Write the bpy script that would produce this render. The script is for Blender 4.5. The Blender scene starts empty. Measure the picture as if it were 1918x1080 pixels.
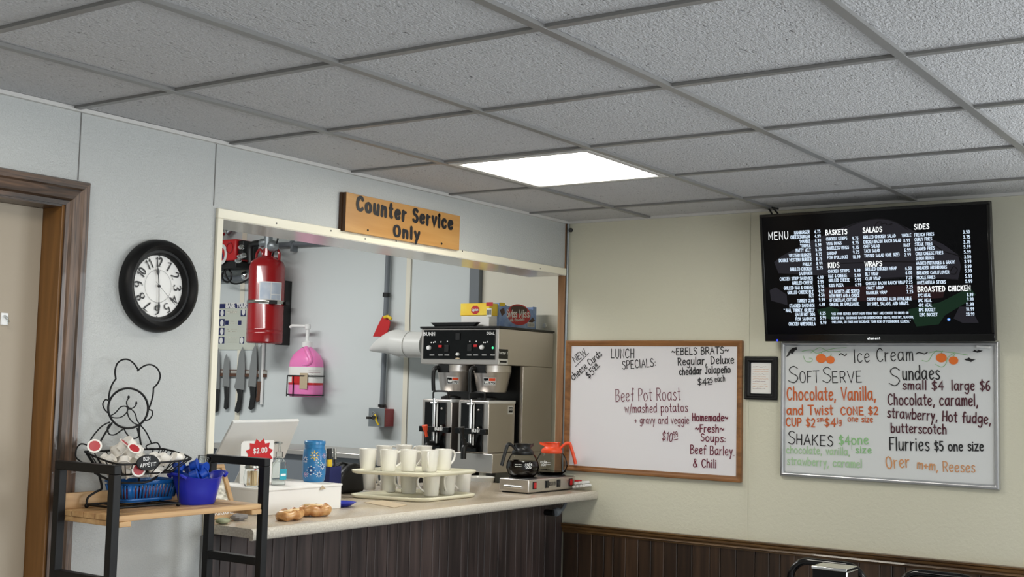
import bpy, bmesh, math, random
import numpy as np
from mathutils import Vector, Matrix
random.seed(7)
SC = bpy.context.scene
COL = SC.collection
PI = math.pi

# ------------------------------------------------------------------ camera, world, lights, exposure
CAM = Vector((-5.0133, -3.1435, 1.5463))
FOC = 2302.44                       # focal length in pixels of the 1918 px wide frame
YAW, PITCH, ROLL = 0.603942, 0.078450, 0.024708
D = Vector((math.cos(YAW)*math.cos(PITCH), math.sin(YAW)*math.cos(PITCH), math.sin(PITCH)))
R0 = Vector((math.sin(YAW), -math.cos(YAW), 0)); U0 = R0.cross(D)
RX = R0*math.cos(ROLL) + U0*math.sin(ROLL); UX = -R0*math.sin(ROLL) + U0*math.cos(ROLL)
cd = bpy.data.cameras.new('camera'); cam = bpy.data.objects.new('camera', cd); COL.objects.link(cam)
m = Matrix((RX, UX, -D)).transposed().to_4x4(); m.translation = CAM
cam.matrix_world = m
cd.sensor_fit = 'HORIZONTAL'; cd.sensor_width = 36; cd.lens = 36*FOC/1918; cd.clip_start = .05
SC.camera = cam
SC.view_settings.view_transform = 'Standard'; SC.view_settings.look = 'None'
SC.view_settings.gamma = 1; SC.view_settings.use_curve_mapping = False
SC.view_settings.exposure = 0.3
SC.cycles.use_denoising = True
SC.cycles.max_bounces = 10; SC.cycles.transparent_max_bounces = 16
SC.cycles.caustics_reflective = False; SC.cycles.caustics_refractive = False
SC.cycles.sample_clamp_indirect = 6
W = bpy.data.worlds.new('world'); SC.world = W; W.use_nodes = True
W.node_tree.nodes['Background'].inputs[0].default_value = (.75, .87, 1, 1)
W.node_tree.nodes['Background'].inputs[1].default_value = 1.0

def area(name, loc, rot, sx, sy, power, color, spread=PI):
    l = bpy.data.lights.new(name, 'AREA'); l.shape = 'RECTANGLE'; l.size = sx; l.size_y = sy
    l.energy = power; l.color = color; l.spread = spread
    o = bpy.data.objects.new(name, l); o.location = loc; o.rotation_euler = rot; COL.objects.link(o); return o
DAY = (.90, .955, 1.0); LAMP = (1.0, .955, .87)
# daylight through the windows of the right wall (beyond the frame) and of the wall behind the camera
area('window_light', (-.06, -4.6, 1.55), (0, PI/2, 0), 1.3, 3.2, 95, DAY)
area('window_light', (-4.6, -6.9, 1.45), (PI/2, 0, 0), 4.0, 1.3, 85, DAY)
# ceiling lamps: the room's other troffers and the kitchen's own fluorescent lamp
for lx, ly in ((-3.70, -.76), (-1.26, -3.2), (-3.70, -3.2), (-6.1, -3.2), (-3.7, -5.6)):
    area('troffer_light', (lx, ly - .0, 2.32), (0, 0, 0), .56, .56, 11.5, LAMP)
area('kitchen_light', (-1.1, 2.2, 2.9), (0, 0, 0), .3, 2.4, 58, (1.0, 1.0, .98))

# ------------------------------------------------------------------ measuring helpers (pixel of the 1918x1080 frame onto a real plane)
def ray(px, py): return D + RX*((px-959)/FOC) - UX*((py-540)/FOC)
def on_axis(px, py, ax, val):
    v = ray(px, py); return CAM + v*((val-CAM[ax])/v[ax])
def X(px, py, x=0.0): return on_axis(px, py, 0, x)
def Y(px, py, y=0.0): return on_axis(px, py, 1, y)
def Z(px, py, z): return on_axis(px, py, 2, z)
def onplane(px, py, P, n):
    v = ray(px, py); return CAM + v*((Vector(P)-CAM).dot(n)/v.dot(n))

# ------------------------------------------------------------------ materials
def lin(c):
    c = c/255; return c/12.92 if c <= .04045 else ((c+.055)/1.055)**2.4
def rgb(*c): return (lin(c[0]), lin(c[1]), lin(c[2]), 1)
def mat(name, c, rough=.5, metal=0, bump=None, noise=None, emit=None, trans=0, coat=0, spec=.5, alpha=1, sss=0):
    """bump=(scale,strength,detail) ; noise=(scale,colour2,stretch)"""
    mm = bpy.data.materials.new(name); mm.use_nodes = True
    nt = mm.node_tree; b = nt.nodes['Principled BSDF']
    b.inputs['Base Color'].default_value = rgb(*c); b.inputs['Roughness'].default_value = rough
    b.inputs['Metallic'].default_value = metal; b.inputs['Specular IOR Level'].default_value = spec
    b.inputs['Transmission Weight'].default_value = trans; b.inputs['Coat Weight'].default_value = coat
    b.inputs['Alpha'].default_value = alpha
    if sss: b.inputs['Subsurface Weight'].default_value = sss; b.inputs['Subsurface Scale'].default_value = .02
    if emit: b.inputs['Emission Color'].default_value = rgb(*emit[0]); b.inputs['Emission Strength'].default_value = emit[1]
    if bump or noise: tc = nt.nodes.new('ShaderNodeTexCoord')
    if bump:
        n = nt.nodes.new('ShaderNodeTexNoise'); n.inputs['Scale'].default_value = bump[0]; n.inputs['Detail'].default_value = bump[2] if len(bump) > 2 else 3
        bp = nt.nodes.new('ShaderNodeBump'); bp.inputs['Strength'].default_value = bump[1]; bp.inputs['Distance'].default_value = .004
        nt.links.new(tc.outputs['Object'], n.inputs['Vector']); nt.links.new(n.outputs['Fac'], bp.inputs['Height']); nt.links.new(bp.outputs['Normal'], b.inputs['Normal'])
    if noise:
        mp = nt.nodes.new('ShaderNodeMapping'); mp.inputs['Scale'].default_value = noise[2] if len(noise) > 2 else (1, 1, 1)
        n = nt.nodes.new('ShaderNodeTexNoise'); n.inputs['Scale'].default_value = noise[0]; n.inputs['Detail'].default_value = 5
        cr = nt.nodes.new('ShaderNodeValToRGB'); cr.color_ramp.elements[0].position = .35; cr.color_ramp.elements[1].position = .68
        cr.color_ramp.elements[0].color = rgb(*c); cr.color_ramp.elements[1].color = rgb(*noise[1])
        nt.links.new(tc.outputs['Object'], mp.inputs['Vector']); nt.links.new(mp.outputs['Vector'], n.inputs['Vector'])
        nt.links.new(n.outputs['Fac'], cr.inputs['Fac']); nt.links.new(cr.outputs['Color'], b.inputs['Base Color'])
    return mm
def wood(name, c1, c2, axis='z', scale=1.0, rough=.45, dark=None, coat=0):
    """grain running along axis"""
    mm = bpy.data.materials.new(name); mm.use_nodes = True; nt = mm.node_tree; b = nt.nodes['Principled BSDF']
    tc = nt.nodes.new('ShaderNodeTexCoord'); mp = nt.nodes.new('ShaderNodeMapping')
    s = [26*scale]*3; s['xyz'.index(axis)] = 1.6*scale; mp.inputs['Scale'].default_value = s
    n = nt.nodes.new('ShaderNodeTexNoise'); n.inputs['Scale'].default_value = 1; n.inputs['Detail'].default_value = 6; n.inputs['Distortion'].default_value = 1.2
    cr = nt.nodes.new('ShaderNodeValToRGB'); e = cr.color_ramp.elements
    e[0].position = .3; e[1].position = .72; e[0].color = rgb(*c1); e[1].color = rgb(*c2)
    n2 = nt.nodes.new('ShaderNodeTexNoise'); n2.inputs['Scale'].default_value = .35; n2.inputs['Detail'].default_value = 2
    cr2 = nt.nodes.new('ShaderNodeValToRGB'); e2 = cr2.color_ramp.elements; dk = dark or .6
    e2[0].position = .35; e2[1].position = .65; e2[0].color = (dk, dk, dk, 1); e2[1].color = (1, 1, 1, 1)
    mx = nt.nodes.new('ShaderNodeMix'); mx.data_type = 'RGBA'; mx.blend_type = 'MULTIPLY'; mx.inputs['Factor'].default_value = 1
    L = nt.links.new
    L(tc.outputs['Object'], mp.inputs['Vector']); L(mp.outputs['Vector'], n.inputs['Vector']); L(mp.outputs['Vector'], n2.inputs['Vector'])
    L(n.outputs['Fac'], cr.inputs['Fac']); L(n2.outputs['Fac'], cr2.inputs['Fac'])
    L(cr.outputs['Color'], mx.inputs['A']); L(cr2.outputs['Color'], mx.inputs['B']); L(mx.outputs['Result'], b.inputs['Base Color'])
    b.inputs['Roughness'].default_value = rough; b.inputs['Coat Weight'].default_value = coat
    bp = nt.nodes.new('ShaderNodeBump'); bp.inputs['Strength'].default_value = .15; bp.inputs['Distance'].default_value = .002
    L(n.outputs['Fac'], bp.inputs['Height']); L(bp.outputs['Normal'], b.inputs['Normal'])
    return mm
def glass(name, tint=(245, 250, 250), refl=.12):
    mm = bpy.data.materials.new(name); mm.use_nodes = True; nt = mm.node_tree; nt.nodes.clear()
    o = nt.nodes.new('ShaderNodeOutputMaterial'); mx = nt.nodes.new('ShaderNodeMixShader'); t = nt.nodes.new('ShaderNodeBsdfTransparent')
    g = nt.nodes.new('ShaderNodeBsdfGlossy'); lw = nt.nodes.new('ShaderNodeLayerWeight'); lw.inputs['Blend'].default_value = refl
    t.inputs[0].default_value = rgb(*tint); g.inputs['Roughness'].default_value = .03
    nt.links.new(lw.outputs['Facing'], mx.inputs[0]) if False else nt.links.new(lw.outputs['Fresnel'], mx.inputs[0])
    nt.links.new(t.outputs[0], mx.inputs[1]); nt.links.new(g.outputs[0], mx.inputs[2]); nt.links.new(mx.outputs[0], o.inputs[0])
    return mm
def panel_wall(name, c, bscale, bstr, rough, spec=.5):
    """embossed wall panel: pebbled relief, slight tone drift"""
    mm = mat(name, c, rough, spec=spec); nt = mm.node_tree; b = nt.nodes['Principled BSDF']; L = nt.links.new
    tc = nt.nodes.new('ShaderNodeTexCoord')
    n = nt.nodes.new('ShaderNodeTexNoise'); n.inputs['Scale'].default_value = bscale; n.inputs['Detail'].default_value = 4; n.inputs['Roughness'].default_value = .65
    n.inputs['Distortion'].default_value = .6
    bp = nt.nodes.new('ShaderNodeBump'); bp.inputs['Strength'].default_value = bstr; bp.inputs['Distance'].default_value = .003
    L(tc.outputs['Object'], n.inputs['Vector']); L(n.outputs['Fac'], bp.inputs['Height']); L(bp.outputs['Normal'], b.inputs['Normal'])
    return mm
def tile_mat():
    mm = mat('ceiling_tile', (198, 198, 199), .9); nt = mm.node_tree; b = nt.nodes['Principled BSDF']; L = nt.links.new
    tc = nt.nodes.new('ShaderNodeTexCoord'); mp = nt.nodes.new('ShaderNodeMapping'); mp.inputs['Rotation'].default_value = (0, 0, .6); mp.inputs['Scale'].default_value = (42, 110, 50)
    n = nt.nodes.new('ShaderNodeTexNoise'); n.inputs['Scale'].default_value = 1; n.inputs['Detail'].default_value = 3; n.inputs['Distortion'].default_value = 1.5
    r = nt.nodes.new('ShaderNodeValToRGB'); r.color_ramp.elements[0].position = .28; r.color_ramp.elements[1].position = .35
    r.color_ramp.elements[0].color = rgb(96, 96, 96); r.color_ramp.elements[1].color = rgb(198, 198, 199)
    n2 = nt.nodes.new('ShaderNodeTexNoise'); n2.inputs['Scale'].default_value = 130; n2.inputs['Detail'].default_value = 3
    ad = nt.nodes.new('ShaderNodeMath'); ad.operation = 'MULTIPLY_ADD'; ad.inputs[1].default_value = .6
    bp = nt.nodes.new('ShaderNodeBump'); bp.inputs['Strength'].default_value = 1.0; bp.inputs['Distance'].default_value = .008
    L(tc.outputs['Object'], mp.inputs['Vector']); L(mp.outputs['Vector'], n.inputs['Vector']); L(n.outputs['Fac'], r.inputs['Fac']); L(r.outputs['Color'], b.inputs['Base Color'])
    L(tc.outputs['Object'], n2.inputs['Vector']); L(n2.outputs['Fac'], ad.inputs[0]); L(n.outputs['Fac'], ad.inputs[2]); L(ad.outputs[0], bp.inputs['Height']); L(bp.outputs['Normal'], b.inputs['Normal'])
    return mm
M = dict(
    wall_l=panel_wall('left_wall_panel', (192, 194, 192), 170, .9, .24, .7),
    wall_r=panel_wall('right_wall_panel', (206, 203, 184), 60, .5, .45, .4),
    wall_k=mat('kitchen_panel', (216, 222, 222), .28, bump=(9, .05)),
    wall_kr=mat('kitchen_side_wall', (236, 231, 214), .45),
    wall_o=mat('plain_wall', (190, 188, 178), .7), floor=mat('floor_vinyl', (168, 170, 174), .5),
    tile=tile_mat(), tee=mat('grid_metal', (128, 127, 125), .35), tee_edge=mat('grid_edge', (120, 119, 116), .5),
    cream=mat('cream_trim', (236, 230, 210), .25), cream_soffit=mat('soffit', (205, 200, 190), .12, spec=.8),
    pine=wood('pine_jamb', (108, 72, 30), (150, 104, 52), 'z', .8, .5, .7), casing=wood('dark_casing', (40, 28, 20), (134, 106, 86), 'z', 3.0, .4, .35, .2),
    casing_h=wood('dark_casing_head', (36, 25, 18), (112, 84, 62), 'x', 3.0, .4, .4, .2),
    door=mat('door_paint', (168, 156, 138), .6), post=wood('corner_post_wood', (128, 92, 60), (164, 122, 84), 'z', 1, .5, .8),
    plank=wood('counter_plank', (46, 38, 38), (96, 80, 76), 'z', 1.0, .45, .45), plank_r=wood('wainscot_plank', (38, 27, 19), (82, 60, 43), 'z', 1.0, .4, .45),
    rail=wood('chair_rail', (64, 42, 22), (128, 94, 54), 'y', 1.2, .35, .6, .3),
    laminate=mat('laminate', (212, 206, 194), .3, noise=(170, (186, 177, 163))), lam_top=mat('laminate_top', (190, 177, 158), .12, noise=(150, (168, 153, 134))),
    black=mat('black_plastic', (14, 14, 15), .4), blackm=mat('black_metal', (9, 9, 10), .48, 0, spec=.3), blackg=mat('black_gloss', (8, 8, 9), .12),
    steel=mat('stainless', (214, 208, 202), .36, 1.0), steel_d=mat('dark_steel', (84, 82, 80), .35, .9),
    chrome=mat('chrome', (225, 225, 225), .08, 1), galv=mat('galvanized', (150, 156, 160), .4, .8), gray=mat('gray_paint', (112, 118, 124), .45),
    white=mat('white_plastic', (232, 232, 230), .35), paper=mat('white_paper', (232, 230, 226), .8), ceramic=mat('ceramic', (236, 233, 226), .12, coat=.3),
    tray=mat('cream_plastic', (228, 224, 200), .3), red=mat('red_paint', (150, 14, 22), .22, coat=.5), redp=mat('red_plastic', (196, 30, 34), .4),
    blue=mat('blue_plastic', (24, 96, 168), .35), blue2=mat('cobalt_plastic', (30, 42, 168), .3), navy=mat('navy', (26, 34, 92), .5),
    yellow=mat('yellow', (236, 200, 40), .5), orange=mat('orange_plastic', (240, 84, 44), .35), pink=mat('pink_soap', (236, 130, 190), .3, sss=.3),
    shelfw=wood('shelf_acacia', (176, 134, 88), (214, 176, 126), 'x', 1.0, .5, .75), signw=wood('sign_wood', (178, 126, 64), (206, 158, 96), 'x', .5, .4, .85),
    signedge=mat('sign_edge', (78, 52, 30), .5), framew=wood('board_frame_oak', (120, 78, 40), (158, 108, 62), 'y', 1.4, .4, .8),
    board=mat('dry_erase', (222, 219, 222), .16), board2=mat('dry_erase_cool', (214, 216, 216), .16), alu=mat('aluminium', (196, 197, 200), .3, .9),
    glass=glass('clear_glass', (248, 250, 250), .08), coffee=mat('coffee', (18, 9, 6), .08), clearp=glass('clear_plastic', (244, 246, 246), .2), gel=glass('gel', (246, 251, 251), .2),
    ink=mat('marker_black', (18, 16, 20), .5), inkred=mat('marker_maroon', (104, 24, 48), .5), inkor=mat('marker_orange', (198, 92, 34), .5),
    inkbr=mat('marker_tan', (206, 146, 96), .5), inkgr=mat('marker_green', (140, 190, 130), .5), inkgr2=mat('marker_pale_green', (168, 202, 158), .5), inkdr=mat('marker_wine', (72, 18, 34), .5),
    pump=mat('pumpkin_orange', (226, 110, 30), .5), lamp=mat('diffuser', (255, 255, 250), .5, emit=((255, 252, 240), 14.0)), lampframe=mat('lamp_frame', (206, 204, 200), .5),
    screen=mat('tv_screen', (3, 3, 4), .12, spec=.15, emit=((6, 6, 8), .5)), tvtext=mat('screen_white', (10, 10, 10), .5, emit=((205, 222, 240), 1.0)), tvhead=mat('screen_heading', (10, 10, 10), .5, emit=((236, 240, 240), 1.05)),
    tv_bun=mat('screen_bun', (3, 3, 3), .3, spec=.1, emit=((33, 32, 37), 1)), tv_dark=mat('screen_dark', (3, 3, 3), .3, spec=.1, emit=((16, 15, 17), 1)), tv_green=mat('screen_green', (3, 3, 3), .3, spec=.1, emit=((19, 38, 26), 1)), tv_red=mat('screen_red', (3, 3, 3), .3, spec=.1, emit=((34, 20, 22), 1)),
    tv_blue=mat('screen_blue', (6, 6, 6), .4, emit=((60, 120, 200), 1)), led=mat('blue_led', (20, 20, 60), .4, emit=((50, 70, 255), 2)),
    face=mat('clock_face', (238, 236, 232), .5), bread=mat('pastry', (160, 100, 48), .42, noise=(34, (214, 168, 108)), coat=.35, bump=(60, .5)), glaze=mat('glaze', (226, 196, 148), .3),
    blade=mat('knife_steel', (160, 160, 160), .3, .85), brown=mat('brown_handle', (90, 58, 40), .5), cardb=mat('cardboard', (186, 168, 140), .8),
    jar=mat('jar_blue', (30, 106, 164), .3, noise=(14, (48, 132, 186)), coat=.3), ready_green=mat('lit_green', (40, 120, 80), .4, emit=((70, 220, 150), 1.0)), teal=mat('teal', (40, 150, 170), .5), silver=mat('silver_lid', (170, 168, 160), .25, 1), pick=mat('toothpick', (232, 208, 166), .7),
    stone=mat('grey_stone', (128, 124, 122), .8), stone_g=mat('green_stone', (120, 128, 92), .6, noise=(30, (166, 170, 140))), poster=mat('poster', (204, 208, 196), .6), label=mat('tank_label', (176, 188, 204), .4, noise=(20, (200, 206, 214))),
    lipton=mat('tea_box_yellow', (246, 196, 30), .5, noise=(9, (250, 220, 80))), lip_red=mat('tea_red', (190, 30, 36), .5), cocoa=mat('cocoa_box_blue', (112, 142, 200), .5, noise=(18, (164, 188, 224))), cocoa_b=mat('cocoa_brown', (72, 44, 34), .5),
    creamer=mat('creamer_white', (236, 232, 224), .4), creamer_lid=mat('creamer_red', (176, 40, 48), .4), creamer_b=mat('creamer_blue', (22, 70, 170), .35), pvc=mat('pvc_white', (222, 222, 218), .35), art=mat('art_paper', (236, 232, 220), .7, noise=(70, (150, 146, 130))),
    pink_paper=mat('pink_packet', (214, 160, 190), .6),
)

# ------------------------------------------------------------------ mesh helpers
class MB:
    def __init__(s): s.v = []; s.f = []; s.m = []; s.sm = []; s.mats = []; s.cur = 0
    def mat(s, name):
        if name not in s.mats: s.mats.append(name)
        s.cur = s.mats.index(name); return s
    def add(s, vs, fs, smooth=False):
        if not s.mats: s.mats.append('white')
        k = len(s.v); s.v += [tuple(p) for p in vs]
        for f in fs: s.f.append([k+i for i in f]); s.m.append(s.cur); s.sm.append(smooth)
        return s
    def box(s, a, b):
        x0, x1 = sorted((a[0], b[0])); y0, y1 = sorted((a[1], b[1])); z0, z1 = sorted((a[2], b[2]))
        return s.add([(x0, y0, z0), (x1, y0, z0), (x1, y1, z0), (x0, y1, z0), (x0, y0, z1), (x1, y0, z1), (x1, y1, z1), (x0, y1, z1)],
                     [(0, 3, 2, 1), (4, 5, 6, 7), (0, 1, 5, 4), (1, 2, 6, 5), (2, 3, 7, 6), (3, 0, 4, 7)])
    def hexa(s, bot, top):   # two quads
        return s.add(list(bot)+list(top), [(3, 2, 1, 0), (4, 5, 6, 7), (0, 1, 5, 4), (1, 2, 6, 5), (2, 3, 7, 6), (3, 0, 4, 7)])
    def prism(s, pts, ext):  # polygon (3D points) extruded by a vector
        n = len(pts); e = Vector(ext); t = [Vector(p)+e for p in pts]
        return s.add([Vector(p) for p in pts]+t, [tuple(range(n))[::-1], tuple(range(n, 2*n))]+[(i, (i+1) % n, n+(i+1) % n, n+i) for i in range(n)])
    def tube(s, pts, r, seg=8, closed=False, caps=True):
        pts = [Vector(p) for p in pts]; n = len(pts); rs = r if isinstance(r, (list, tuple)) else [r]*n
        tg = []
        for i in range(n):
            a = pts[(i-1) % n] if (closed or i) else pts[0]; b = pts[(i+1) % n] if (closed or i < n-1) else pts[-1]
            d = (b-a); tg.append(d.normalized() if d.length > 1e-9 else Vector((0, 0, 1)))
        u = tg[0].orthogonal().normalized(); vs = []
        for i in range(n):
            u = (u-tg[i]*u.dot(tg[i]));  u = u.normalized() if u.length > 1e-6 else tg[i].orthogonal().normalized()
            w = tg[i].cross(u)
            for k in range(seg):
                a = 2*PI*k/seg; vs.append(pts[i]+(u*math.cos(a)+w*math.sin(a))*rs[i])
        fs = []
        for i in range(n if closed else n-1):
            j = (i+1) % n
            for k in range(seg): fs.append((i*seg+k, i*seg+(k+1) % seg, j*seg+(k+1) % seg, j*seg+k))
        s.add(vs, fs, True)
        if caps and not closed: s.add(vs[:seg], [tuple(range(seg))[::-1]]); s.add(vs[-seg:], [tuple(range(seg))])
        return s
    def lathe(s, prof, c, seg=32, axis=(0, 0, 1), cap=True, sx=1, sy=1, rot=0):
        ax = Vector(axis).normalized(); u = Vector((1, 0, 0)) if abs(ax.z) > .99 else ax.orthogonal().normalized(); w = ax.cross(u); c = Vector(c); vs = []; fs = []
        cr, sr = math.cos(rot), math.sin(rot)
        for r, h in prof:
            for k in range(seg):
                a = 2*PI*k/seg; p, q = r*math.cos(a)*sx, r*math.sin(a)*sy
                vs.append(c+ax*h+u*(p*cr-q*sr)+w*(p*sr+q*cr))
        n = len(prof)
        for i in range(n-1):
            for k in range(seg): fs.append((i*seg+k, i*seg+(k+1) % seg, (i+1)*seg+(k+1) % seg, (i+1)*seg+k))
        s.add(vs, fs, True)
        if cap and prof[0][0] > 1e-5: s.add(vs[:seg], [tuple(range(seg))[::-1]])
        if cap and prof[-1][0] > 1e-5: s.add(vs[-seg:], [tuple(range(seg))])
        return s
    def ball(s, c, r, seg=16, sq=(1, 1, 1)):
        vs = []; fs = []; n = seg//2; c = Vector(c)
        for i in range(n+1):
            t = PI*i/n
            for k in range(seg):
                a = 2*PI*k/seg; vs.append(c+Vector((r*sq[0]*math.sin(t)*math.cos(a), r*sq[1]*math.sin(t)*math.sin(a), r*sq[2]*math.cos(t))))
        for i in range(n):
            for k in range(seg): fs.append((i*seg+k, (i+1)*seg+k, (i+1)*seg+(k+1) % seg, i*seg+(k+1) % seg))
        return s.add(vs, fs, True)
    def cyl(s, a, b, r, seg=16): return s.tube([a, b], r, seg)
    # ---- flat drawing on a surface: origin o, unit vectors u (right) and w (up), normal lift
    def ribbon(s, pts, wd, nrm, nib=None, lift=0, cap=True):
        s.k = getattr(s, 'k', 0)+1; lift += .00003*(s.k % 12)
        pts = [Vector(p)+nrm*lift for p in pts]
        q = [pts[0]]
        for p in pts[1:]:
            if (p-q[-1]).length > 1e-6: q.append(p)
        if len(q) < 2: return s
        n = len(q); vs = []
        closed = (q[0]-q[-1]).length < 1e-5
        def hw(d): return wd*.5*(1 if nib is None else (nib[0]+(1-nib[0])*abs(d.dot(nib[1]))))
        for i in range(n):
            a = (q[i]-q[i-1]).normalized() if i else ((q[0]-q[-2]).normalized() if closed else (q[1]-q[0]).normalized())
            b = (q[i+1]-q[i]).normalized() if i < n-1 else ((q[1]-q[0]).normalized() if closed else a)
            t = (a+b); t = t.normalized() if t.length > .2 else a
            c = max(.45, t.dot(a)); sd = nrm.cross(t)*(hw(t)/c)
            e_ = nrm*(i*.000005); vs += [q[i]+sd+e_, q[i]-sd+e_]
        s.add(vs, [(2*i, 2*i+1, 2*i+3, 2*i+2) for i in range(n-1)])
        if cap:
            for p, d in ((q[0], q[1]-q[0]), (q[-1], q[-1]-q[-2])):
                d = d.normalized(); h = hw(d); e = nrm.cross(d)
                s.add([p-nrm*.00002+(d*math.cos(2*PI*k/8)+e*math.sin(2*PI*k/8))*h for k in range(8)], [tuple(range(8))])
        return s
    def disc(s, c, u, w, r, r2=None, seg=24, lift=0):
        n = u.cross(w).normalized(); r2 = r2 or r
        return s.add([Vector(c)+n*lift+u*r*math.cos(2*PI*k/seg)+w*r2*math.sin(2*PI*k/seg) for k in range(seg)], [tuple(range(seg))])
    def poly(s, pts): return s.add(pts, [tuple(range(len(pts)))])
    def build(s, name, parent=None, bevel=0, seg=2, sub=0, sharp=38, recalc=True):
        me = bpy.data.meshes.new(name)
        off = Vector(parent_loc(parent))
        me.from_pydata([Vector(p)-off for p in s.v], [], s.f)
        for i, p in enumerate(me.polygons): p.material_index = s.m[i]; p.use_smooth = s.sm[i]
        for k in s.mats: me.materials.append(M[k])
        if recalc:
            bm = bmesh.new(); bm.from_mesh(me); bmesh.ops.recalc_face_normals(bm, faces=bm.faces); bm.to_mesh(me); bm.free()
        me.update(); me.set_sharp_from_angle(angle=math.radians(sharp))
        o = bpy.data.objects.new(name, me); COL.objects.link(o)
        if parent is not None: o.parent = parent
        if bevel:
            b = o.modifiers.new('bevel', 'BEVEL'); b.width = bevel; b.segments = seg; b.limit_method = 'ANGLE'; b.angle_limit = math.radians(50)
        if sub: q = o.modifiers.new('sub', 'SUBSURF'); q.levels = sub; q.render_levels = sub
        return o
def parent_loc(p):
    v = Vector((0, 0, 0))
    while p is not None: v += p.location; p = p.parent
    return v
def thing(name, loc, label, cat, group=None):
    o = bpy.data.objects.new(name, None); COL.objects.link(o); o.location = loc; o.empty_display_size = .05
    return tag(o, label, cat, group)
def tag(o, label, cat, group=None):
    o['label'] = label; o['category'] = cat
    if group: o['group'] = group
    return o
def struct(o): o['kind'] = 'structure'; return o
def mb(m): return MB().mat(m)
def copy_tree(o, parent=None):
    c = o.copy(); COL.objects.link(c)
    if parent is not None: c.parent = parent
    for ch in list(o.children): copy_tree(ch, c)
    return c
def cat(pts, n=6, closed=False):   # Catmull-Rom through points (any dimension)
    P = [Vector(p) for p in pts]; N = len(P); out = []
    if N < 3: return P
    for i in range(N if closed else N-1):
        p0 = P[(i-1) % N] if (closed or i) else P[0]; p1 = P[i]; p2 = P[(i+1) % N]; p3 = P[(i+2) % N] if (closed or i < N-2) else P[-1]
        for k in range(n):
            t = k/n; out.append(.5*((2*p1)+(p2-p0)*t+(2*p0-5*p1+4*p2-p3)*t*t+(3*p1-p0-3*p2+p3)*t**3))
    if not closed: out.append(P[-1])
    return out
def rrect(x0, x1, y0, y1, r, z=0, n=5):
    out = []
    for cx, cy, a0 in ((x1-r, y1-r, 0), (x0+r, y1-r, PI/2), (x0+r, y0+r, PI), (x1-r, y0+r, 1.5*PI)):
        for k in range(n+1): a = a0+PI/2*k/n; out.append(Vector((cx+r*math.cos(a), cy+r*math.sin(a), z)))
    return out

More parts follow.
